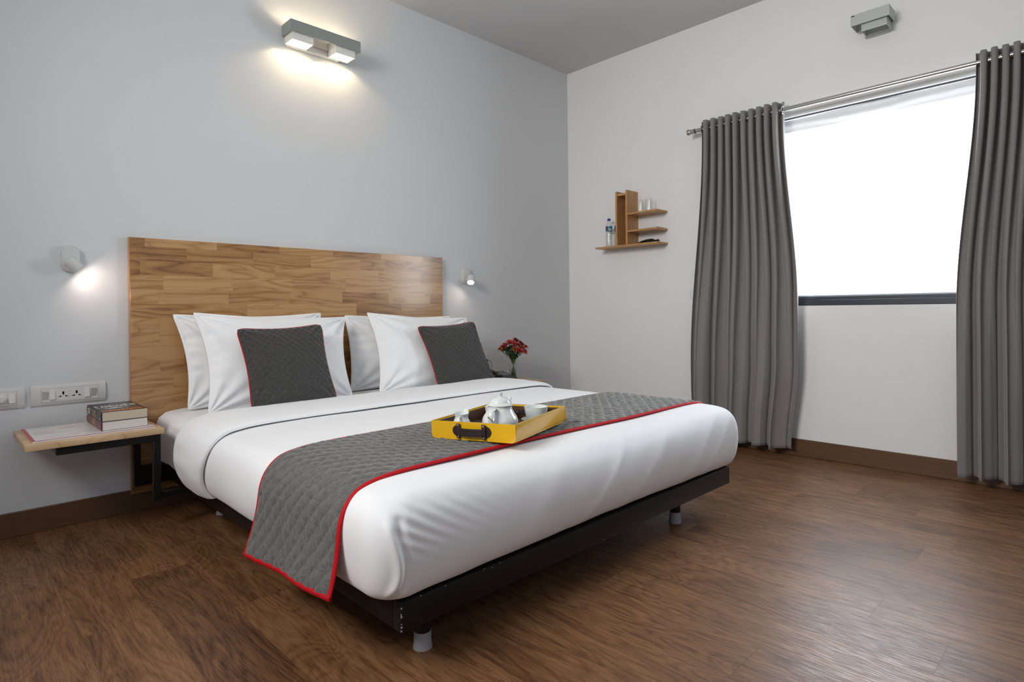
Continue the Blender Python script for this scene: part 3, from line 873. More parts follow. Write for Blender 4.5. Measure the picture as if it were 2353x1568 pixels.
def plate(label, x0, x1, z0, z1, ix0, ix1):
    tt = thing('switch_plate', label, 'wall switch', ((x0+x1)/2, -.0005, z0))
    b = MB()
    # bowed surround
    n = 12
    prof = []
    for k in range(n+1):
        f = k/n; z = z0+(z1-z0)*f; prof.append((-.0035-.008*(math.sin(PI*f)**.5), z))
    poly = [(-.0003, z0)]+prof+[(-.0003, z1)]
    b.prism(poly, x0, ix0, 'x'); b.prism(poly, ix1, x1, 'x')
    lo = [q for q in poly if q[1] <= z0+(z1-z0)*.20]+[(-.0003, z0+(z1-z0)*.20)]
    b.prism([(-.0003, z0), (-.0035, z0), (-.0080, z0+.006), (-.0100, z0+.0155), (-.0003, z0+.0155)], ix0, ix1, 'x')
    b.prism([(-.0003, z1), (-.0035, z1), (-.0080, z1-.006), (-.0100, z1-.0155), (-.0003, z1-.0155)], ix0, ix1, 'x')
    b.build('surround', M['plastic'], tt)
    MB().box(ix0+.0006, ix1-.0006, -.0112, -.0003, z0+.0162, z1-.0162, .0004, 1).build('grid_plate', M['plastic2'], tt)
    return tt
PX0, PX1, PZ0, PZ1 = -3.660, -3.386, .548, .640
p1 = plate('long white switch plate with two sockets, on the wall above the left bedside shelf', PX0, PX1, PZ0, PZ1, PX0+.036, PX1-.030)
zc = (PZ0+PZ1)/2
rocker(p1, -3.611, zc, .019, .036, False, 'grey_plastic'); rocker(p1, -3.586, zc, .020, .038, True)
socket(p1, -3.546, zc); socket(p1, -3.497, zc)
rocker(p1, -3.458, zc, .019, .038, True); rocker(p1, -3.433, zc, .019, .036, False, 'grey_plastic')
p2 = plate('short white switch plate with a round dimmer knob at the left edge', -3.830, -3.681, PZ0, PZ1, -3.800, -3.707)
rocker(p2, -3.724, zc, .020, .038, True)
MB().box(-3.785, -3.742, -.0135, -.0112, zc-.016, zc+.016, .0006, 1).build('dimmer_plate', M['plastic2'], p2)
b = MB(); b.lathe([(0, .020), (.0130, .020), (.0155, .0175), (.0165, .002), (.0165, 0), (0, 0)], (0, 0, 0), 28, Matrix.Translation((-3.762, -.0135, zc)) @ Matrix.Rotation(PI/2, 4, 'X'))
kb = b.build('dimmer_knob', M['plastic2'], p2)
b = MB()
for k in range(7):
    a = PI*(1.0+k/7); b.box(-3.762+.0125*math.cos(a)-.0007, -3.762+.0125*math.cos(a)+.0007, -.0338, -.0334, zc+.0125*math.sin(a)-.0007, zc+.0125*math.sin(a)+.0007)
b.build('dial_marks', M['hole'], kb)
p3 = plate('small white socket plate on the wall above the telephone', -1.075, -.955, .524, .634, -1.055, -.975)
rocker(p3, -1.012, .585, .017, .040, False); rocker(p3, -.990, .580, .016, .040, True)
b = MB(); b.box(-.997, -.985, -.030, -.0158, .571, .583, .002, 1)
jack = b.build('phone_jack', M['hole'], p3)

# ------------------------------------------------------------ wall lamp over the bed
def lamp_box(tt, x0, x1, y0, y1, z0, z1, mat, th=.003, inner=None, name='shade'):
    """open-ended box sleeve (open top and bottom)"""
    o_ = [(x0, y0), (x1, y0), (x1, y1), (x0, y1)]; i_ = [(x0+th, y0+th), (x1-th, y0+th), (x1-th, y1-th), (x0+th, y1-th)]
    b = MB(); V = lambda p, z: b.bm.verts.new((p[0], p[1], z))
    ol, oh, il, ih = [[V(p, z) for p in q] for q, z in ((o_, z0), (o_, z1), (i_, z0), (i_, z1))]
    for k in range(4):
        j = (k+1) % 4
        for f in ((ol[k], ol[j], oh[j], oh[k]), (il[j], il[k], ih[k], ih[j]), (ol[j], ol[k], il[k], il[j]), (oh[k], oh[j], ih[j], ih[k])):
            b.bm.faces.new(f)
    o = b.build(name, mat, tt, sharp=20)
    if inner:
        o.data.materials.append(inner)
        for f in o.data.polygons:
            c = f.center+Vector(((0, 0, 0)))
        inv = parent_world(tt)
        for f in o.data.polygons:
            c = inv @ f.center
            if x0+th*.9 < c.x < x1-th*.9 and y0+th*.9 < c.y < y1-th*.9: f.material_index = 1
    return o
wl = thing('wall_lamp', 'long lit twin wall lamp in a grey box shade high above the headboard', 'wall lamp', (-2.32, 0, 2.45))
lamp_box(wl, -2.535, -2.103, -.150, -.030, 2.512, 2.575, M['lampgrey'], .0035, M['lampwhite'])
MB().box(-2.500, -2.175, -.028, -.001, 2.475, 2.548, .003, 1).build('mounting_plate', M['lampwhite'], wl)
MB().box(-2.500, -2.175, -.034, -.028, 2.475, 2.488, .001, 1).build('lower_lip', M['lampwhite'], wl)
for x0 in (-2.520, -2.255):
    lamp_box(wl, x0, x0+.125, -.130, -.036, 2.474, 2.560, M['lampwhite'], .0025, name='reflector_box')
    h = MB().lathe([(0, -.006), (.011, -.006), (.011, .006), (0, .006)], (0, 0, 0), 16, Matrix.Translation((x0+.010, -.083, 2.517)) @ Matrix.Rotation(PI/2, 4, 'Y')).build('bulb_holder', M['hole'], wl)
    MB().tube([(x0+.020, -.083, 2.517), (x0+.100, -.083, 2.517)], .0045, 10).build('bulb', M['bulb'], wl)
    light('lamp_glow', 'POINT', (x0+.0625, -.083, 2.508), 2.2, (1.0, .78, .47), shadow_soft_size=.012)
# screws on the lip
for x in (-2.42, -2.26): MB().lathe([(0, 0), (.004, 0), (.003, .0015), (0, .002)], (0, 0, 0), 10, Matrix.Translation((x, -.034, 2.4815)) @ Matrix.Rotation(PI/2, 4, 'X')).build('screw', M['chrome'], wl)

wl2 = thing('wall_lamp', 'small unlit box wall lamp high on the right wall above the curtain rod', 'wall lamp', (0, -2.36, 2.50))
lamp_box(wl2, -.150, -.028, -2.457, -2.262, 2.571, 2.632, M['lamp2'], .003)
MB().box(-.026, -.001, -2.425, -2.300, 2.530, 2.600, .003, 1).build('mounting_plate', M['lamp2'], wl2)
lamp_box(wl2, -.128, -.034, -2.440, -2.312, 2.532, 2.620, M['lamp2'], .0025, name='reflector_box')
MB().lathe([(0, -.006), (.014, -.006), (.014, .006), (0, .006)], (0, 0, 0), 16, Matrix.Translation((-.081, -2.43, 2.575)) @ Matrix.Rotation(PI/2, 4, 'X')).build('bulb_holder', M['hole'], wl2)
MB().tube([(-.081, -2.42, 2.575), (-.081, -2.34, 2.575)], .0045, 10).build('bulb', M['lampwhite'], wl2)
MB().box(-.1508, -.150, -2.283, -2.267, 2.622, 2.627).build('maker_mark', M['hole'], wl2)

# ------------------------------------------------------------ reading sconces
def sconce(label, x, axis, loc_c, spot):
    tt = thing('reading_light', label, 'wall light', (x, 0, 1.14))
    z0, z1 = 1.143, 1.266; r = .034
    def stad(r_):
        pts = []
        for k in range(17): a = PI*k/16; pts.append((x+r_*math.cos(a), z1-r+r_*math.sin(a)))
        for k in range(17): a = PI+PI*k/16; pts.append((x+r_*math.cos(a), z0+r+r_*math.sin(a)))
        return pts
    b = MB(); b.prism(stad(r), -.013, -.0005, 'y'); b.build('backplate', M['sconce'], tt)
    b = MB(); b.prism(stad(r-.0015), -.028, -.013, 'y'); b.build('backplate_cover', M['sconce'], tt)
    ax = Vector(axis).normalized(); c = Vector(loc_c)
    rot = ax.to_track_quat('Z', 'Y').to_matrix().to_4x4()
    M4 = Matrix.Translation(c) @ rot
    Lh = .027; rr = .026
    hd = MB().lathe([(0, -Lh), (rr-.002, -Lh), (rr, -Lh+.002), (rr, Lh), (rr-.002, Lh), (rr-.003, Lh-.004), (0, Lh-.004)], (0, 0, 0), 36, M4).build('lamp_head', M['sconce'], tt)
    MB().lathe([(0, Lh-.0030), (rr-.004, Lh-.0030), (rr-.004, Lh-.0015), (0, Lh-.0015)], (0, 0, 0), 30, M4).build('glowing_lens', M['ledglow'], hd)
    MB().tube([(x, -.028, 1.175), tuple(c)], .008, 12).build('swivel_joint', M['sconce'], tt)
    p = c+ax*(Lh+.012)
    l = light('reading_glow', 'AREA', p, .15, (1.0, .74, .60), shape='DISK', size=.042)
    l.rotation_euler = (-ax).to_track_quat('Z', 'Y').to_euler()
    return tt
sconce('lit white reading light on the wall above the left bedside shelf', -3.515, (.62, -.05, -.62), (-3.510, -.062, 1.174), 160)
sconce('lit white reading light on the wall right of the headboard', -1.185, (-.42, -.42, -.75), (-1.180, -.066, 1.172), 160)

# ------------------------------------------------------------ curtain rod, curtains
cr_ = thing('curtain_rod', 'brushed steel curtain rod running across above the window', 'curtain rod', (-.1, -2.4, 2.19))
MB().tube([(-.1, -1.262, 2.200), (-.1, -3.75, 2.200)], .0135, 20).build('rod', M['chrome'], cr_)
b = MB(); b.lathe([(0, 0), (.022, 0), (.023, .004), (.017, .022), (.015, .034), (.019, .052), (.020, .058), (.013, .060), (0, .060)], (0, 0, 0), 24, Matrix.Translation((-.1, -1.196, 2.200)) @ Matrix.Rotation(PI/2, 4, 'X'))
b.build('finial', M['chrome'], cr_)
for y in (-1.40, -3.30):
    b = MB(); b.tube([(-.1, y, 2.2), (-.01, y, 2.2)], .007, 10); b.lathe([(0, 0), (.025, 0), (.025, .006), (0, .006)], (0, 0, 0), 20, Matrix.Translation((0, y, 2.2)) @ Matrix.Rotation(-PI/2, 4, 'Y'))
    b.build('rod_bracket', M['chrome'], cr_)

def curtain(label, yf, nf, A1, A2f, seed, zh, n=420, nzv=90, ring_y=None):
    tt = thing('curtain', label, 'curtain', (-.1, (yf(0, 1.0)+yf(1, 1.0))/2, .045))
    ZT_ = 2.252
    def fn(u, v):
        z = ZT_+(.05-ZT_)*v
        low = sstep(.02, .9, v)
        uu = u+.022*nz(u*4+seed, v*1.5)*low+.034*nz(u*8+seed, 4, v*.6)*min(1, u*12, (1-u)*12)
        th = 2*PI*nf*uu
        a1 = A1*(1-.62*low)*(1+.55*nz(u*9, seed)); a2 = A2f*low
        x = a1*math.sin(th)+a2*math.sin(th*.5+seed+1.2*nz(u*3, v*1.2, seed))+.010*low*math.sin(th*.25+seed*2)
        y = yf(uu, v)+.55*(A1*.30)*math.sin(2*th)*(1-.5*low)+.006*low*math.sin(th+1)
        x = -.104+x-.012*low
        x = min(x, -.022)
        z2 = z+.004*math.sin(th)*(1-low)+(.012*nz(u*7, seed, 3) if v > .97 else 0)
        # hem: fronts of the folds hang lower
        z2 -= .0
        # header wear marks and the hem seam
        return (x, y, z2)
    MB().grid(fn, n, nzv).build('fabric', M['curtain'], tt, solid=.0022, sharp=180)
    # eyelets where the cloth crosses the rod
    for k in range(int(nf*2)+1):
        uu = k/(2*nf)
        if uu > 1: break
        # find the parameter whose x is nearest the rod
        best = min(((abs(fn(min(1, max(0, uu+d*.001)), .022)[0]+.1), uu+d*.001) for d in range(-32, 33)), key=lambda q: q[0])[1]
        p = fn(min(1, max(0, best)), .022)
        MB().torus((-.1, p[1], 2.200), .0225, .0045, 'y', 22, 8).build('eyelet', M['polish'], tt)
    return tt
def yl(u, v):
    w0 = -1.305-(0)*v; z = v
    # bulging outline: narrow at the rod, wider around bed height
    e0 = -1.305+.105*sstep(.05, .8, v)-.01*sstep(.85, 1, v)
    e1 = -1.855-.080*sstep(.05, .55, v)+.05*sstep(.75, 1, v)
    return e0+(e1-e0)*u
def yr(u, v):
    e0 = -2.832+.085*sstep(.02, .6, v)
    e1 = -3.62-.05*sstep(.1, .8, v)
    return e0+(e1-e0)*u
curtain('grey linen eyelet curtain left of the window, nearer the wall shelf', yl, 10.5, .040, .040, 1.7, 0, 560)
curtain('grey linen eyelet curtain right of the window, cut by the picture edge', yr, 18, .038, .045, 4.4, 0, 860)
# white lining peeping out behind the left curtain
def lin(u, v):
    z = 1.62-1.05*v
    bul = .085*math.exp(-((v-.54)/.075)**2)+.062*math.exp(-((v-.395)/.030)**2)
    return (-.032-.012*nz(v*8, u*3), -1.240+bul*(1-u)-.20*u, z)
tag(rehome(MB().grid(lin, 24, 90).build('curtain_lining', M['lining'], solid=.002)), 'crumpled white sheer showing at the left edge behind the grey curtain', 'sheer curtain')

# ------------------------------------------------------------ wall shelf with its things
ws = thing('wall_shelf', 'small oiled wood wall shelf with upright box and three side ledges, left of the curtain', 'wall shelf', (0, -.68, 1.42))
D = .15
def brd(name, y0, y1, z0, z1, mat, x0=-D, x1=-.001): MB().box(x0, x1, y0, y1, z0, z1, .0012, 1).build(name, M[mat], ws)
brd('bottom_shelf', -.967, -.398, 1.430, 1.4445, 'shelf_y')
brd('ledge', -.967, -.7075, 1.536, 1.551, 'shelf_y'); brd('ledge', -.967, -.7075, 1.669, 1.684, 'shelf_y')
brd('upright', -.613, -.597, 1.4445, 1.862, 'shelf_z', -D, -.02); brd('upright', -.7075, -.6905, 1.4445, 1.862, 'shelf_z')
brd('top_cap', -.6905, -.613, 1.826, 1.842, 'shelf_y', -.142, -.02); brd('back_board', -.6905, -.613, 1.4445, 1.826, 'shelf_z', -.03, -.018)
def bottle(label, y, x):
    z = 1.4450; tt = thing('water_bottle', label, 'bottle', (x, y, z), group='water bottles on the wall shelf')
    c = (x, y, z)
    MB().lathe([(0, .0), (.024, .0), (.027, .006), (.027, .028), (.0265, .07), (.0235, .095), (.0235, .11), (.0265, .128), (.0265, .165), (.024, .182), (.017, .198), (.0115, .206), (.0115, .212), (.0105, .213)], c, 28).build('bottle_body', M['pet'], tt)
    MB().lathe([(0, .001), (.0225, .001), (.0255, .007), (.0255, .07), (.0225, .095), (.0225, .11), (.0255, .128), (.0255, .17), (0, .17)], c, 28).build('water', M['water'], tt)
    MB().lathe([(0, .226), (.0118, .226), (.0128, .224), (.0128, .209), (0, .209)], c, 24).build('bottle_cap', M['bluecap'], tt)
    lb = MB().lathe([(.0270, .128), (.0273, .130), (.0273, .162), (.0270, .164)], c, 28).build('label_band', M['labelblue'], tt)
    def patch(a0, a1, z0_, z1_, name, mat, r=.0277):
        def f_(u, v):
            a = a0+(a1-a0)*u; return (x+r*math.cos(a), y+r*math.sin(a), z+z0_+(z1_-z0_)*v)
        MB().grid(f_, 8, 4).build(name, M[mat], lb)
    patch(-3.5, -2.75, .133, .163, 'dark_badge', 'labeldark')
    patch(-3.35, -2.95, .137, .158, 'red_badge', 'labelred', .0280)
    patch(-2.6, -1.2, .128, .145, 'pale_band', 'labelgrey')
    return tt
bottle('water bottle with blue cap at the left end of the wall shelf', -.488, -.085)
bottle('water bottle half hidden behind the wall shelf upright', -.548, -.050)
def tumbler(label, y, x):
    z = 1.6845; c = (x, y, z)
    o = MB().lathe([(.0300, 0), (.0285, .0), (.0265, .085), (.0, .088), (0, .100), (.024, .100), (.0268, .096), (.0270, .09), (.0300, 0)], c, 30).build('drinking_glass', M['clear'], sharp=50)
    return tag(rehome(o), label, 'glass', 'upturned glasses on the wall shelf')
tumbler('upturned drinking glass beside the upright on the top ledge', -.775, -.075)
tumbler('upturned drinking glass at the free end of the top ledge', -.858, -.088)
bk = thing('notebook', 'thin white notebook lying on the middle ledge of the wall shelf', 'notebook', (-.09, -.86, 1.551))
MB().box(-.142, -.045, -.955, -.800, 1.5514, 1.5555).build('pages', M['paperpage'], bk)
MB().box(-.143, -.044, -.956, -.799, 1.5555, 1.5570, .0004, 1).build('cover', M['plastic2'], bk)
def pouch(u, v):
    y = -.755-.195*u; w_ = .040*(.35+.65*math.sin(PI*min(1, .12+u*.80)))
    a = 2*PI*v; hgt = .004+.018*sstep(0, .55, u)*(1-.55*sstep(.72, .8, u)+.25*sstep(.82, .98, u))
    e = min(1, (1-u)*26, u*26)**.5; zc_ = 1.4467+hgt*.62
    return (-.095+w_*math.cos(a)*e, y, zc_+e*hgt*math.sin(a)*.6+.002*nz(u*12, v*4)*e)
tag(rehome(MB().grid(pouch, 40, 20, cv=True).build('black_pouch', M['phone'])), 'flat black cloth pouch lying on the bottom shelf of the wall shelf', 'pouch')

# ------------------------------------------------------------ telephone
ph = thing('telephone', 'black desk telephone on the right bedside shelf beside the flower vase', 'telephone', (-1.098, -.258, .450), (0, 0, math.radians(-6)))
def phl(b, name, mat, par=None): return b.build(name, M[mat], par or ph, world=False)
b = MB(); b.prism([(.115, 0), (.115, .062), (.095, .068), (-.105, .026), (-.115, .014), (-.115, 0)], -.085, .085, 'x')
phl(b, 'phone_body', 'phone')
sl = math.atan2(.042, .20)
MS = Matrix.Translation((0, 0, .0475)) @ Matrix.Rotation(sl, 4, 'X')
b = MB(); b.box(-.005, .078, .055, .088, .001, .0035, .001, 1, MS); phl(b, 'number_card', 'grey_plastic')
for r in range(5):
    for c in range(3):
        b = MB(); x = .012+c*.021; y = .036-r*.0185; b.box(x-.0065, x+.0065, y-.0045, y+.0045, .001, .0045, .001, 1, MS)
        phl(b, 'key', 'key' )
b = MB(); b.tube([(-.055, .09, .074), (-.055, .06, .079), (-.055, -.05, .060), (-.055, -.085, .044)], .012, 14)
b.lathe([(0, 0), (.025, 0), (.027, .02), (0, .024)], (0, 0, 0), 20, Matrix.Translation((-.055, .085, .064))); b.lathe([(0, 0), (.025, 0), (.027, .02), (0, .024)], (0, 0, 0), 20, Matrix.Translation((-.055, -.078, .034)))
phl(b, 'handset', 'phone')
pts = cr([(-.991, -.030, .577), (-.980, -.050, .570), (-.985, -.065, .540), (-1.00, -.090, .508), (-1.03, -.135, .500)], 30)
MB().tube(pts, .0022, 8).build('cord', M['cordgrey'], ph)

# ------------------------------------------------------------ vase and flowers
VX, VY, VZ = -.952, -.262, .4502
va = thing('flower_vase', 'clear glass tumbler vase half filled with water on the right bedside shelf', 'vase', (VX, VY, VZ))
b = MB(); b.lathe([(0, 0), (.028, 0), (.031, .003), (.034, .148), (.032, .148), (.0285, .012), (0, .010)], (VX, VY, VZ), 32)
b.build('glass_body', M['clear'], va)
MB().lathe([(0, .0125), (.0280, .0125), (.0300, .070), (0, .070)], (VX, VY, VZ), 32).build('water', M['water'], va)
rnd = random.Random(21)
heads = []
for k in range(24):
    a = k*2.399; r = .012+.085*math.sqrt((k+.3)/24)
    heads.append((r*math.cos(a), r*math.sin(a),   .288-.40*r+.010*rnd.random()-.017*(k % 4)))
def flower(k, hx, hy, hz):
    tt = thing('chrysanthemum', 'red-orange chrysanthemum stem standing in the glass vase bunch', 'flower', (VX, VY, VZ+.014), group='red chrysanthemums in the vase')
    f = .012/.07
    bx, by = -hx*.22, -hy*.22
    base = Vector((VX+bx, VY+by, VZ+.014)); neck = Vector((VX+hx*.14, VY+hy*.14, VZ+.135)); top_ = Vector((VX+hx, VY+hy, VZ+hz))
    P = cr([base, neck, neck.lerp(top_, .55)+Vector((hx*.05, hy*.05, .006)), top_], 12)
    MB().tube(P, [.0022]*8+[.0018, .0016, .0015, .0015], 7).build('stem', M['stem'], tt)
    d = (P[-1]-P[-2]).normalized(); rot = d.to_track_quat('Z', 'Y').to_matrix().to_4x4(); MM = Matrix.Translation(top_) @ rot
    b = MB(); R0 = .029+.004*rnd.random()
    for ring, (nn_, rl, el) in enumerate(((15, 1.0, .15), (13, .82, .55), (9, .55, 1.0))):
        for q in range(nn_):
            a = 2*PI*q/nn_+ring*.3+rnd.random()*.2; L_ = R0*rl*(.9+.2*rnd.random()); wd = .0056
            rad = Vector((math.cos(a), math.sin(a), 0)); tg = Vector((-math.sin(a), math.cos(a), 0)); upv = Vector((0, 0, 1))
            vv = []
            for s_, ww in ((0.1, .5), (.5, 1.0), (.85, .9), (1.0, .25)):
                c_ = rad*L_*s_*math.cos(el*.9)+upv*(L_*s_*math.sin(el*.9)+.002*ring)
                vv.append((c_-tg*wd*ww*.5, c_+tg*wd*ww*.5+upv*.0006))
            pv = [(b.bm.verts.new(MM @ x), b.bm.verts.new(MM @ y)) for x, y in vv]
            for (p, q_), (r_, s2) in zip(pv, pv[1:]): b.bm.faces.new((p, q_, s2, r_))
    bl_ = b.build('blossom', M['petal2'] if k % 3 == 1 else M['petal'], tt, sharp=180)
    MB().lathe([(0, -.006), (.003, -.005), (.005, .0), (.004, .003), (0, .004)], (0, 0, 0), 10, MM).build('flower_centre', M['ink_gold'] if k % 2 else M['stem'], bl_)
    b = MB()
    for q in range(10):
        s_ = .36+.56*rnd.random(); P0 = P[int(s_*11)]; a = rnd.random()*2*PI
        dv_ = Vector((math.cos(a), math.sin(a), .5+.6*rnd.random())).normalized(); L_ = .026+.016*rnd.random()
        sd = dv_.cross(Vector((0, 0, 1))).normalized(); prev = None
        for w_, s2 in ((.1, 0), (.55, .25), (.35, .4), (1.0, .6), (.5, .8), (.1, 1)):
            c_ = P0+dv_*L_*s2-Vector((0, 0, .008*s2*s2)); cur = (b.bm.verts.new(c_-sd*.0065*w_), b.bm.verts.new(c_+sd*.0065*w_+Vector((0, 0, .001))))
            if prev: b.bm.faces.new((prev[0], prev[1], cur[1], cur[0]))
            prev = cur
    b.build('leaves', M['leaf'], tt, sharp=180)
for k, (hx, hy, hz) in enumerate(heads): flower(k, hx, hy, hz)

# ------------------------------------------------------------ tea tray
TZ = .5185
AN = math.radians(16.3)
tr_ = thing('tea_tray', 'yellow lacquered tray with dark leather handles on the bed runner', 'tray', (-2.501, -1.772, TZ), (math.radians(-2.0), math.radians(-.5), AN))
TLx, TLy, TH = .197, .166, .060     # half sizes
def trp(b, name, mat, par=None, **k): return b.build(name, M[mat], par or tr_, world=False, **k)
th = .006
def side_long(yy, s):
    # outward face rounds under at the bottom
    pr = [(yy, .060), (yy, .016), (yy-s*.004, .006), (yy-s*.014, .0005), (yy-s*(th+.001), .0005), (yy-s*th, .060)]
    return pr
def endpoly():
    r = .016; pts = [(-TLy, .060), (-TLy, r)]
    for k in range(1, 6): a = PI+PI/2*k/6; pts.append((-TLy+r+r*math.cos(a), r+r*math.sin(a)))
    pts += [(-TLy+r, 0), (TLy-r, 0)]
    for k in range(1, 6): a = 1.5*PI+PI/2*k/6; pts.append((TLy-r+r*math.cos(a), r+r*math.sin(a)))
    pts += [(TLy, r), (TLy, .060)]
    return pts
for s in (-1, 1):
    trp(MB().prism(endpoly(), s*TLx, s*(TLx-th), 'x'), 'end_panel', 'yellow')
for s in (-1, 1):
    trp(MB().prism(side_long(s*(TLy-.0008), s), -TLx+th, TLx-th, 'x'), 'side_panel', 'yellow')
trp(MB().box(-TLx+th, TLx-th, -TLy+.0085, TLy-.0085, .0008, .006), 'base_panel', 'yellow')
trp(MB().box(-TLx+th+.0015, TLx-th-.0015, -TLy+.009, TLy-.009, .0062, .0082), 'base_lining', 'traydark')
b = MB()
for s in (-1, 1): b.box(s*(TLx-th-.0012), s*(TLx-th), -TLy+.008, TLy-.008, .008, .054)
for s in (-1, 1): b.box(-TLx+th, TLx-th, s*(TLy-th-.002), s*(TLy-th-.0008), .009, .054)
trp(b, 'wall_lining', 'traydark')
for s in (-1, 1):
    hroot = None
    x = s*TLx
    pads = []
    for sg in (-1, 1):
        pts = []
        for k in range(15):
            a = -PI/2+PI*k/14; pts.append((sg*(.046+.030*math.cos(a)), .031+.021*math.sin(a)))
        pads.append(MB().prism(pts, x+s*.0003, x+s*.003, 'x'))
    b = MB(); hp = []
    for k in range(17):
        f = k/16*2-1; hp.append((x+s*(.006+.012*(1-f*f)**.6), f*.050, .029))
    rr = [.008, .0095]+[.0125]*13+[.0095, .008]
    b.bm.free(); b = MB()
    def gf(u, v, x=x, s=s):
        f = u*2-1; a = 2*PI*v; hz = .0085+.0045*min(1, (1-abs(f))*5); o = .006+.012*(1-f*f)**.6
        return (x+s*(o+.0026*math.cos(a)+.002*abs(math.sin(a))), f*.052, .030+hz*math.sin(a))
    b.grid(gf, 30, 14, cv=True)
    hroot = trp(b, 'handle', 'leather')
    for q_ in pads: trp(q_, 'leather_pad', 'leather', hroot)
    for sg in (-1, 1):
        trp(MB().box(x+s*.003, x+s*.0095, sg*.050-.0075, sg*.050+.0075, .006, .056, .003, 2), 'strap', 'leather', hroot)
        for zz in (.012, .050):
            b = MB(); b.lathe([(0, .0035), (.0022, .003), (.0038, .0), (0, 0)], (0, 0, 0), 12, Matrix.Translation((x+s*.0095, sg*.050, zz)) @ Matrix.Rotation(s*PI/2, 4, 'Y'))
            trp(b, 'rivet', 'polish', hroot)
# inner strap ends on the far panel
b = MB(); b.box(TLx-th-.004, TLx-th-.0012, -.030, .045, .022, .040, .001, 1); ins_ = trp(b, 'inner_strap', 'leather')
trp(MB().lathe([(0, .003), (.003, .002), (.0036, 0), (0, 0)], (0, 0, 0), 12, Matrix.Translation((TLx-th-.004, .038, .031)) @ Matrix.Rotation(-PI/2, 4, 'Y')), 'rivet', 'polish', ins_)

TI = TZ+.0095      # inside floor of the tray
def TW(lx, ly, dz=0):
    p = tr_.matrix_basis
    mm = Matrix.Translation(tr_.location) @ tr_.rotation_euler.to_matrix().to_4x4()
    v = mm @ Vector((lx, ly, .0084)); return (v.x, v.y, v.z+dz)
# teapot
tp = TW(-.068, -.033); TPX, TPY, TPZ = tp[0], tp[1], tp[2]+.001
te = thing('teapot', 'round white ceramic teapot with domed lid in the yellow tray', 'teapot', (TPX, TPY, TPZ))
bp = [(0, 0), (.030, 0), (.034, .003), (.048, .014), (.0585, .032), (.060, .045), (.056, .062), (.047, .080), (.041, .094), (.0395, .104), (.0415, .110), (.040, .110), (.037, .100), (0, .098)]
bp = [(a*1.05, c*.82) for a, c in bp]
pr = cr([(a, 0, c) for a, c in bp[:11]], 50)
MB().lathe([(p.x if p.x > 1e-4 else 0, p.z) for p in pr]+[(.0385, .0906), (0, .0906)], (TPX, TPY, TPZ), 48).build('pot_body', M['ceramic'], te)
lid = [(.0430, .1105), (.0440, .1125), (.0420, .1150), (.036, .122), (.031, .133), (.022, .1425), (.012, .1465), (.0075, .148)]
lid = [(a*1.05, c*.82) for a, c in lid]
lp = cr([(a, 0, c) for a, c in lid], 30)
ld = MB().lathe([(0, .0907)]+[(p.x, p.z) for p in lp]+[(0, .1218)], (TPX, TPY, TPZ), 40).build('lid', M['ceramic'], te)
MB().lathe([(0, .1205), (.0060, .1205), (.0068, .1235), (.0100, .129), (.0112, .1325), (.0095, .1345), (0, .1355)], (TPX, TPY, TPZ), 24).build('lid_knob', M['ceramic'], ld)
hd_ = Vector((-math.cos(math.radians(24)), -math.sin(math.radians(24)), 0))   # handle side
b_ = Vector((TPX, TPY, TPZ))
hp = cr([b_+hd_*.040+Vector((0, 0, .079)), b_+hd_*.060+Vector((0, 0, .085)), b_+hd_*.080+Vector((0, 0, .075)), b_+hd_*.085+Vector((0, 0, .054)), b_+hd_*.078+Vector((0, 0, .033)), b_+hd_*.060+Vector((0, 0, .021))], 30)
MB().tube(hp, .0100, 14, flat=.45).build('handle', M['ceramic'], te)
sd_ = Vector((.90, .43, 0)).normalized()
sp_ = cr([b_+sd_*.045+Vector((0, 0, .033)), b_+sd_*.074+Vector((0, 0, .050)), b_+sd_*.084+Vector((0, 0, .076)), b_+sd_*.102+Vector((0, 0, .104))], 20)
MB().tube(sp_, [.019-.0125*(k/19)**.7 for k in range(20)], 16).build('spout', M['ceramic'], te)
# milk jug
jp = TW(-.143, .078); JX, JY, JZ = jp[0], jp[1], jp[2]+.001
mj = thing('milk_jug', 'small white ceramic milk jug at the left corner of the yellow tray', 'jug', (JX, JY, JZ))
def jug(inner):
    def f_(u, v):
        P_ = [(.0, .001), (.022, .001), (.032, .012), (.0345, .026), (.030, .040), (.0235, .052), (.0225, .058), (.0265, .070)]
        k = v*(len(P_)-1); j = min(int(k), len(P_)-2); f = k-j; f2 = f
        r = P_[j][0]*(1-f2)+P_[j+1][0]*f2; z = P_[j][1]*(1-f)+P_[j+1][1]*f
        a = 2*PI*u; lip = max(0, math.cos(a-math.radians(25)))**6*sstep(.75, 1, v)
        r = max(r-inner*.0022, .0005)+lip*.010; z = z+lip*.006+inner*.0022*(1-v)
        z += .002*math.cos(a-math.radians(25))*sstep(.8, 1, v)
        return (JX+r*math.cos(a), JY+r*math.sin(a), JZ+z)
    return f_
b = MB(); b.grid(jug(0), 40, 29, cu=True); b.grid(jug(1), 40, 29, cu=True)
b.build('jug_body', M['ceramic'], mj, sharp=60)
jh = Vector((-math.cos(math.radians(35)), -math.sin(math.radians(35)), 0)); jb = Vector((JX, JY, JZ))
MB().tube(cr([jb+jh*.022+Vector((0, 0, .058)), jb+jh*.033+Vector((0, 0, .060)), jb+jh*.040+Vector((0, 0, .045)), jb+jh*.037+Vector((0, 0, .028)), jb+jh*.030+Vector((0, 0, .018))], 20), .0038, 10, flat=.7).build('handle', M['ceramic'], mj)
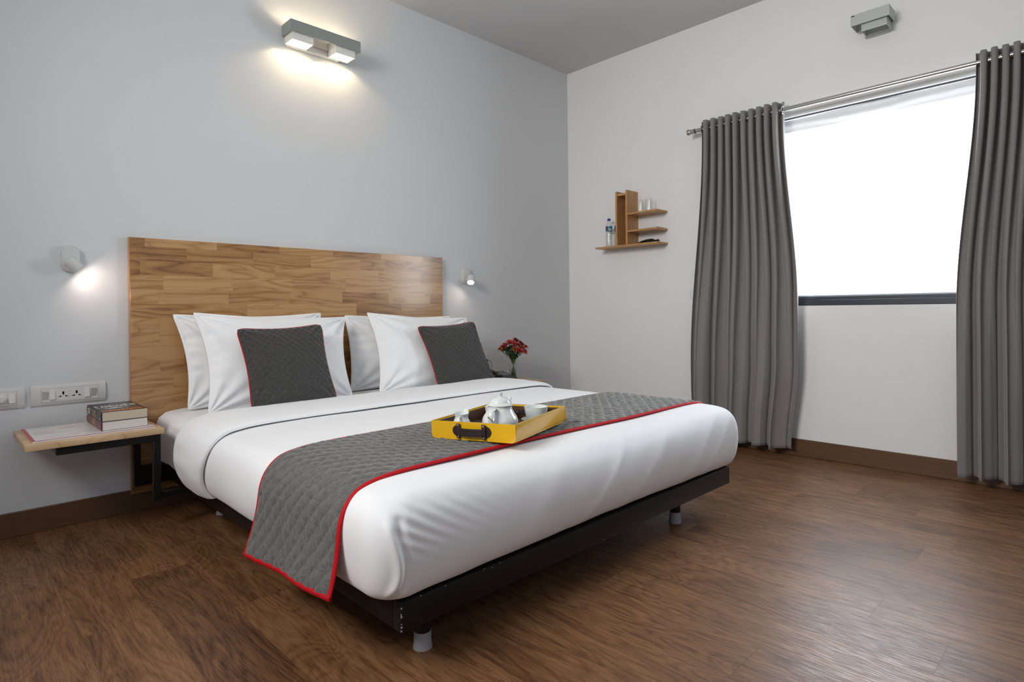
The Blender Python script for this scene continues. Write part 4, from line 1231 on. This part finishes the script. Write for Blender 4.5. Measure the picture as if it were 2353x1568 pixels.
def cup_set(lab_c, lab_s, lx, ly):
    p = TW(lx, ly); x, y, z = p[0], p[1], p[2]+.0012
    s = MB().lathe([(0, .0045), (.022, .0045), (.040, .0085), (.0545, .0130), (.0555, .0122), (.041, .0055), (.026, .0), (0, 0)], (x, y, z), 44).build('saucer', M['ceramic'], sharp=60)
    tag(rehome(s), lab_s, 'saucer', 'white saucers in the tray')
    z += .0052
    c = thing('teacup', lab_c, 'cup', (x, y, z), group='white teacups in the tray')
    pr = cr([(.0, 0, .0005), (.025, 0, 0), (.0325, 0, .005), (.0385, 0, .018), (.0425, 0, .036), (.0450, 0, .053)], 24)
    inner_ = [(max(q.x-.0022, 0), q.z+.002) for q in pr[::-1]]
    inner_[0] = (pr[-1].x-.0022, pr[-1].z)
    MB().lathe([(max(q.x, 0), q.z) for q in pr]+inner_, (x, y, z), 44).build('cup_body', M['ceramic'], c, sharp=70)
    h = Vector((.74, .67, 0)).normalized(); bb = Vector((x, y, z))
    MB().tube(cr([bb+h*.041+Vector((0, 0, .040)), bb+h*.058+Vector((0, 0, .038)), bb+h*.060+Vector((0, 0, .024)), bb+h*.036+Vector((0, 0, .013))], 18), .0033, 10).build('handle', M['ceramic'], c)
cup_set('white teacup at the right end of the yellow tray, clear of the teapot', 'white saucer under the right teacup in the yellow tray', .120, -.078)
cup_set('white teacup half hidden behind the teapot in the yellow tray', 'white saucer under the teacup behind the teapot', .085, .072)
spn = thing('teaspoon', 'steel teaspoon leaning in front of the teapot in the yellow tray', 'spoon', TW(-.12, -.10))
p0 = Vector(TW(-.172, -.085)); 
pts = cr([Vector(TW(-.160, -.040, .066)), Vector(TW(-.163, -.066, .044)), Vector(TW(-.166, -.092, .018)), Vector(TW(-.167, -.108, .007))], 20)
MB().tube(pts, [.0045-.0025*sstep(0, 10, k) for k in range(20)], 10, flat=.3).build('spoon_handle', M['steel'], spn)
b = MB()
e0 = pts[-1]
def bowl(u, v):
    a = 2*PI*u; r = v
    lx, ly = .011*r*math.cos(a), .017*r*math.sin(a); 
    c_ = e0+Vector((0, -.012, 0)); return (c_.x+lx, c_.y+ly, c_.z+.0045*r*r-.001)
b.grid(bowl, 20, 6, cu=True); b.build('spoon_bowl', M['steel'], spn, solid=.0008)
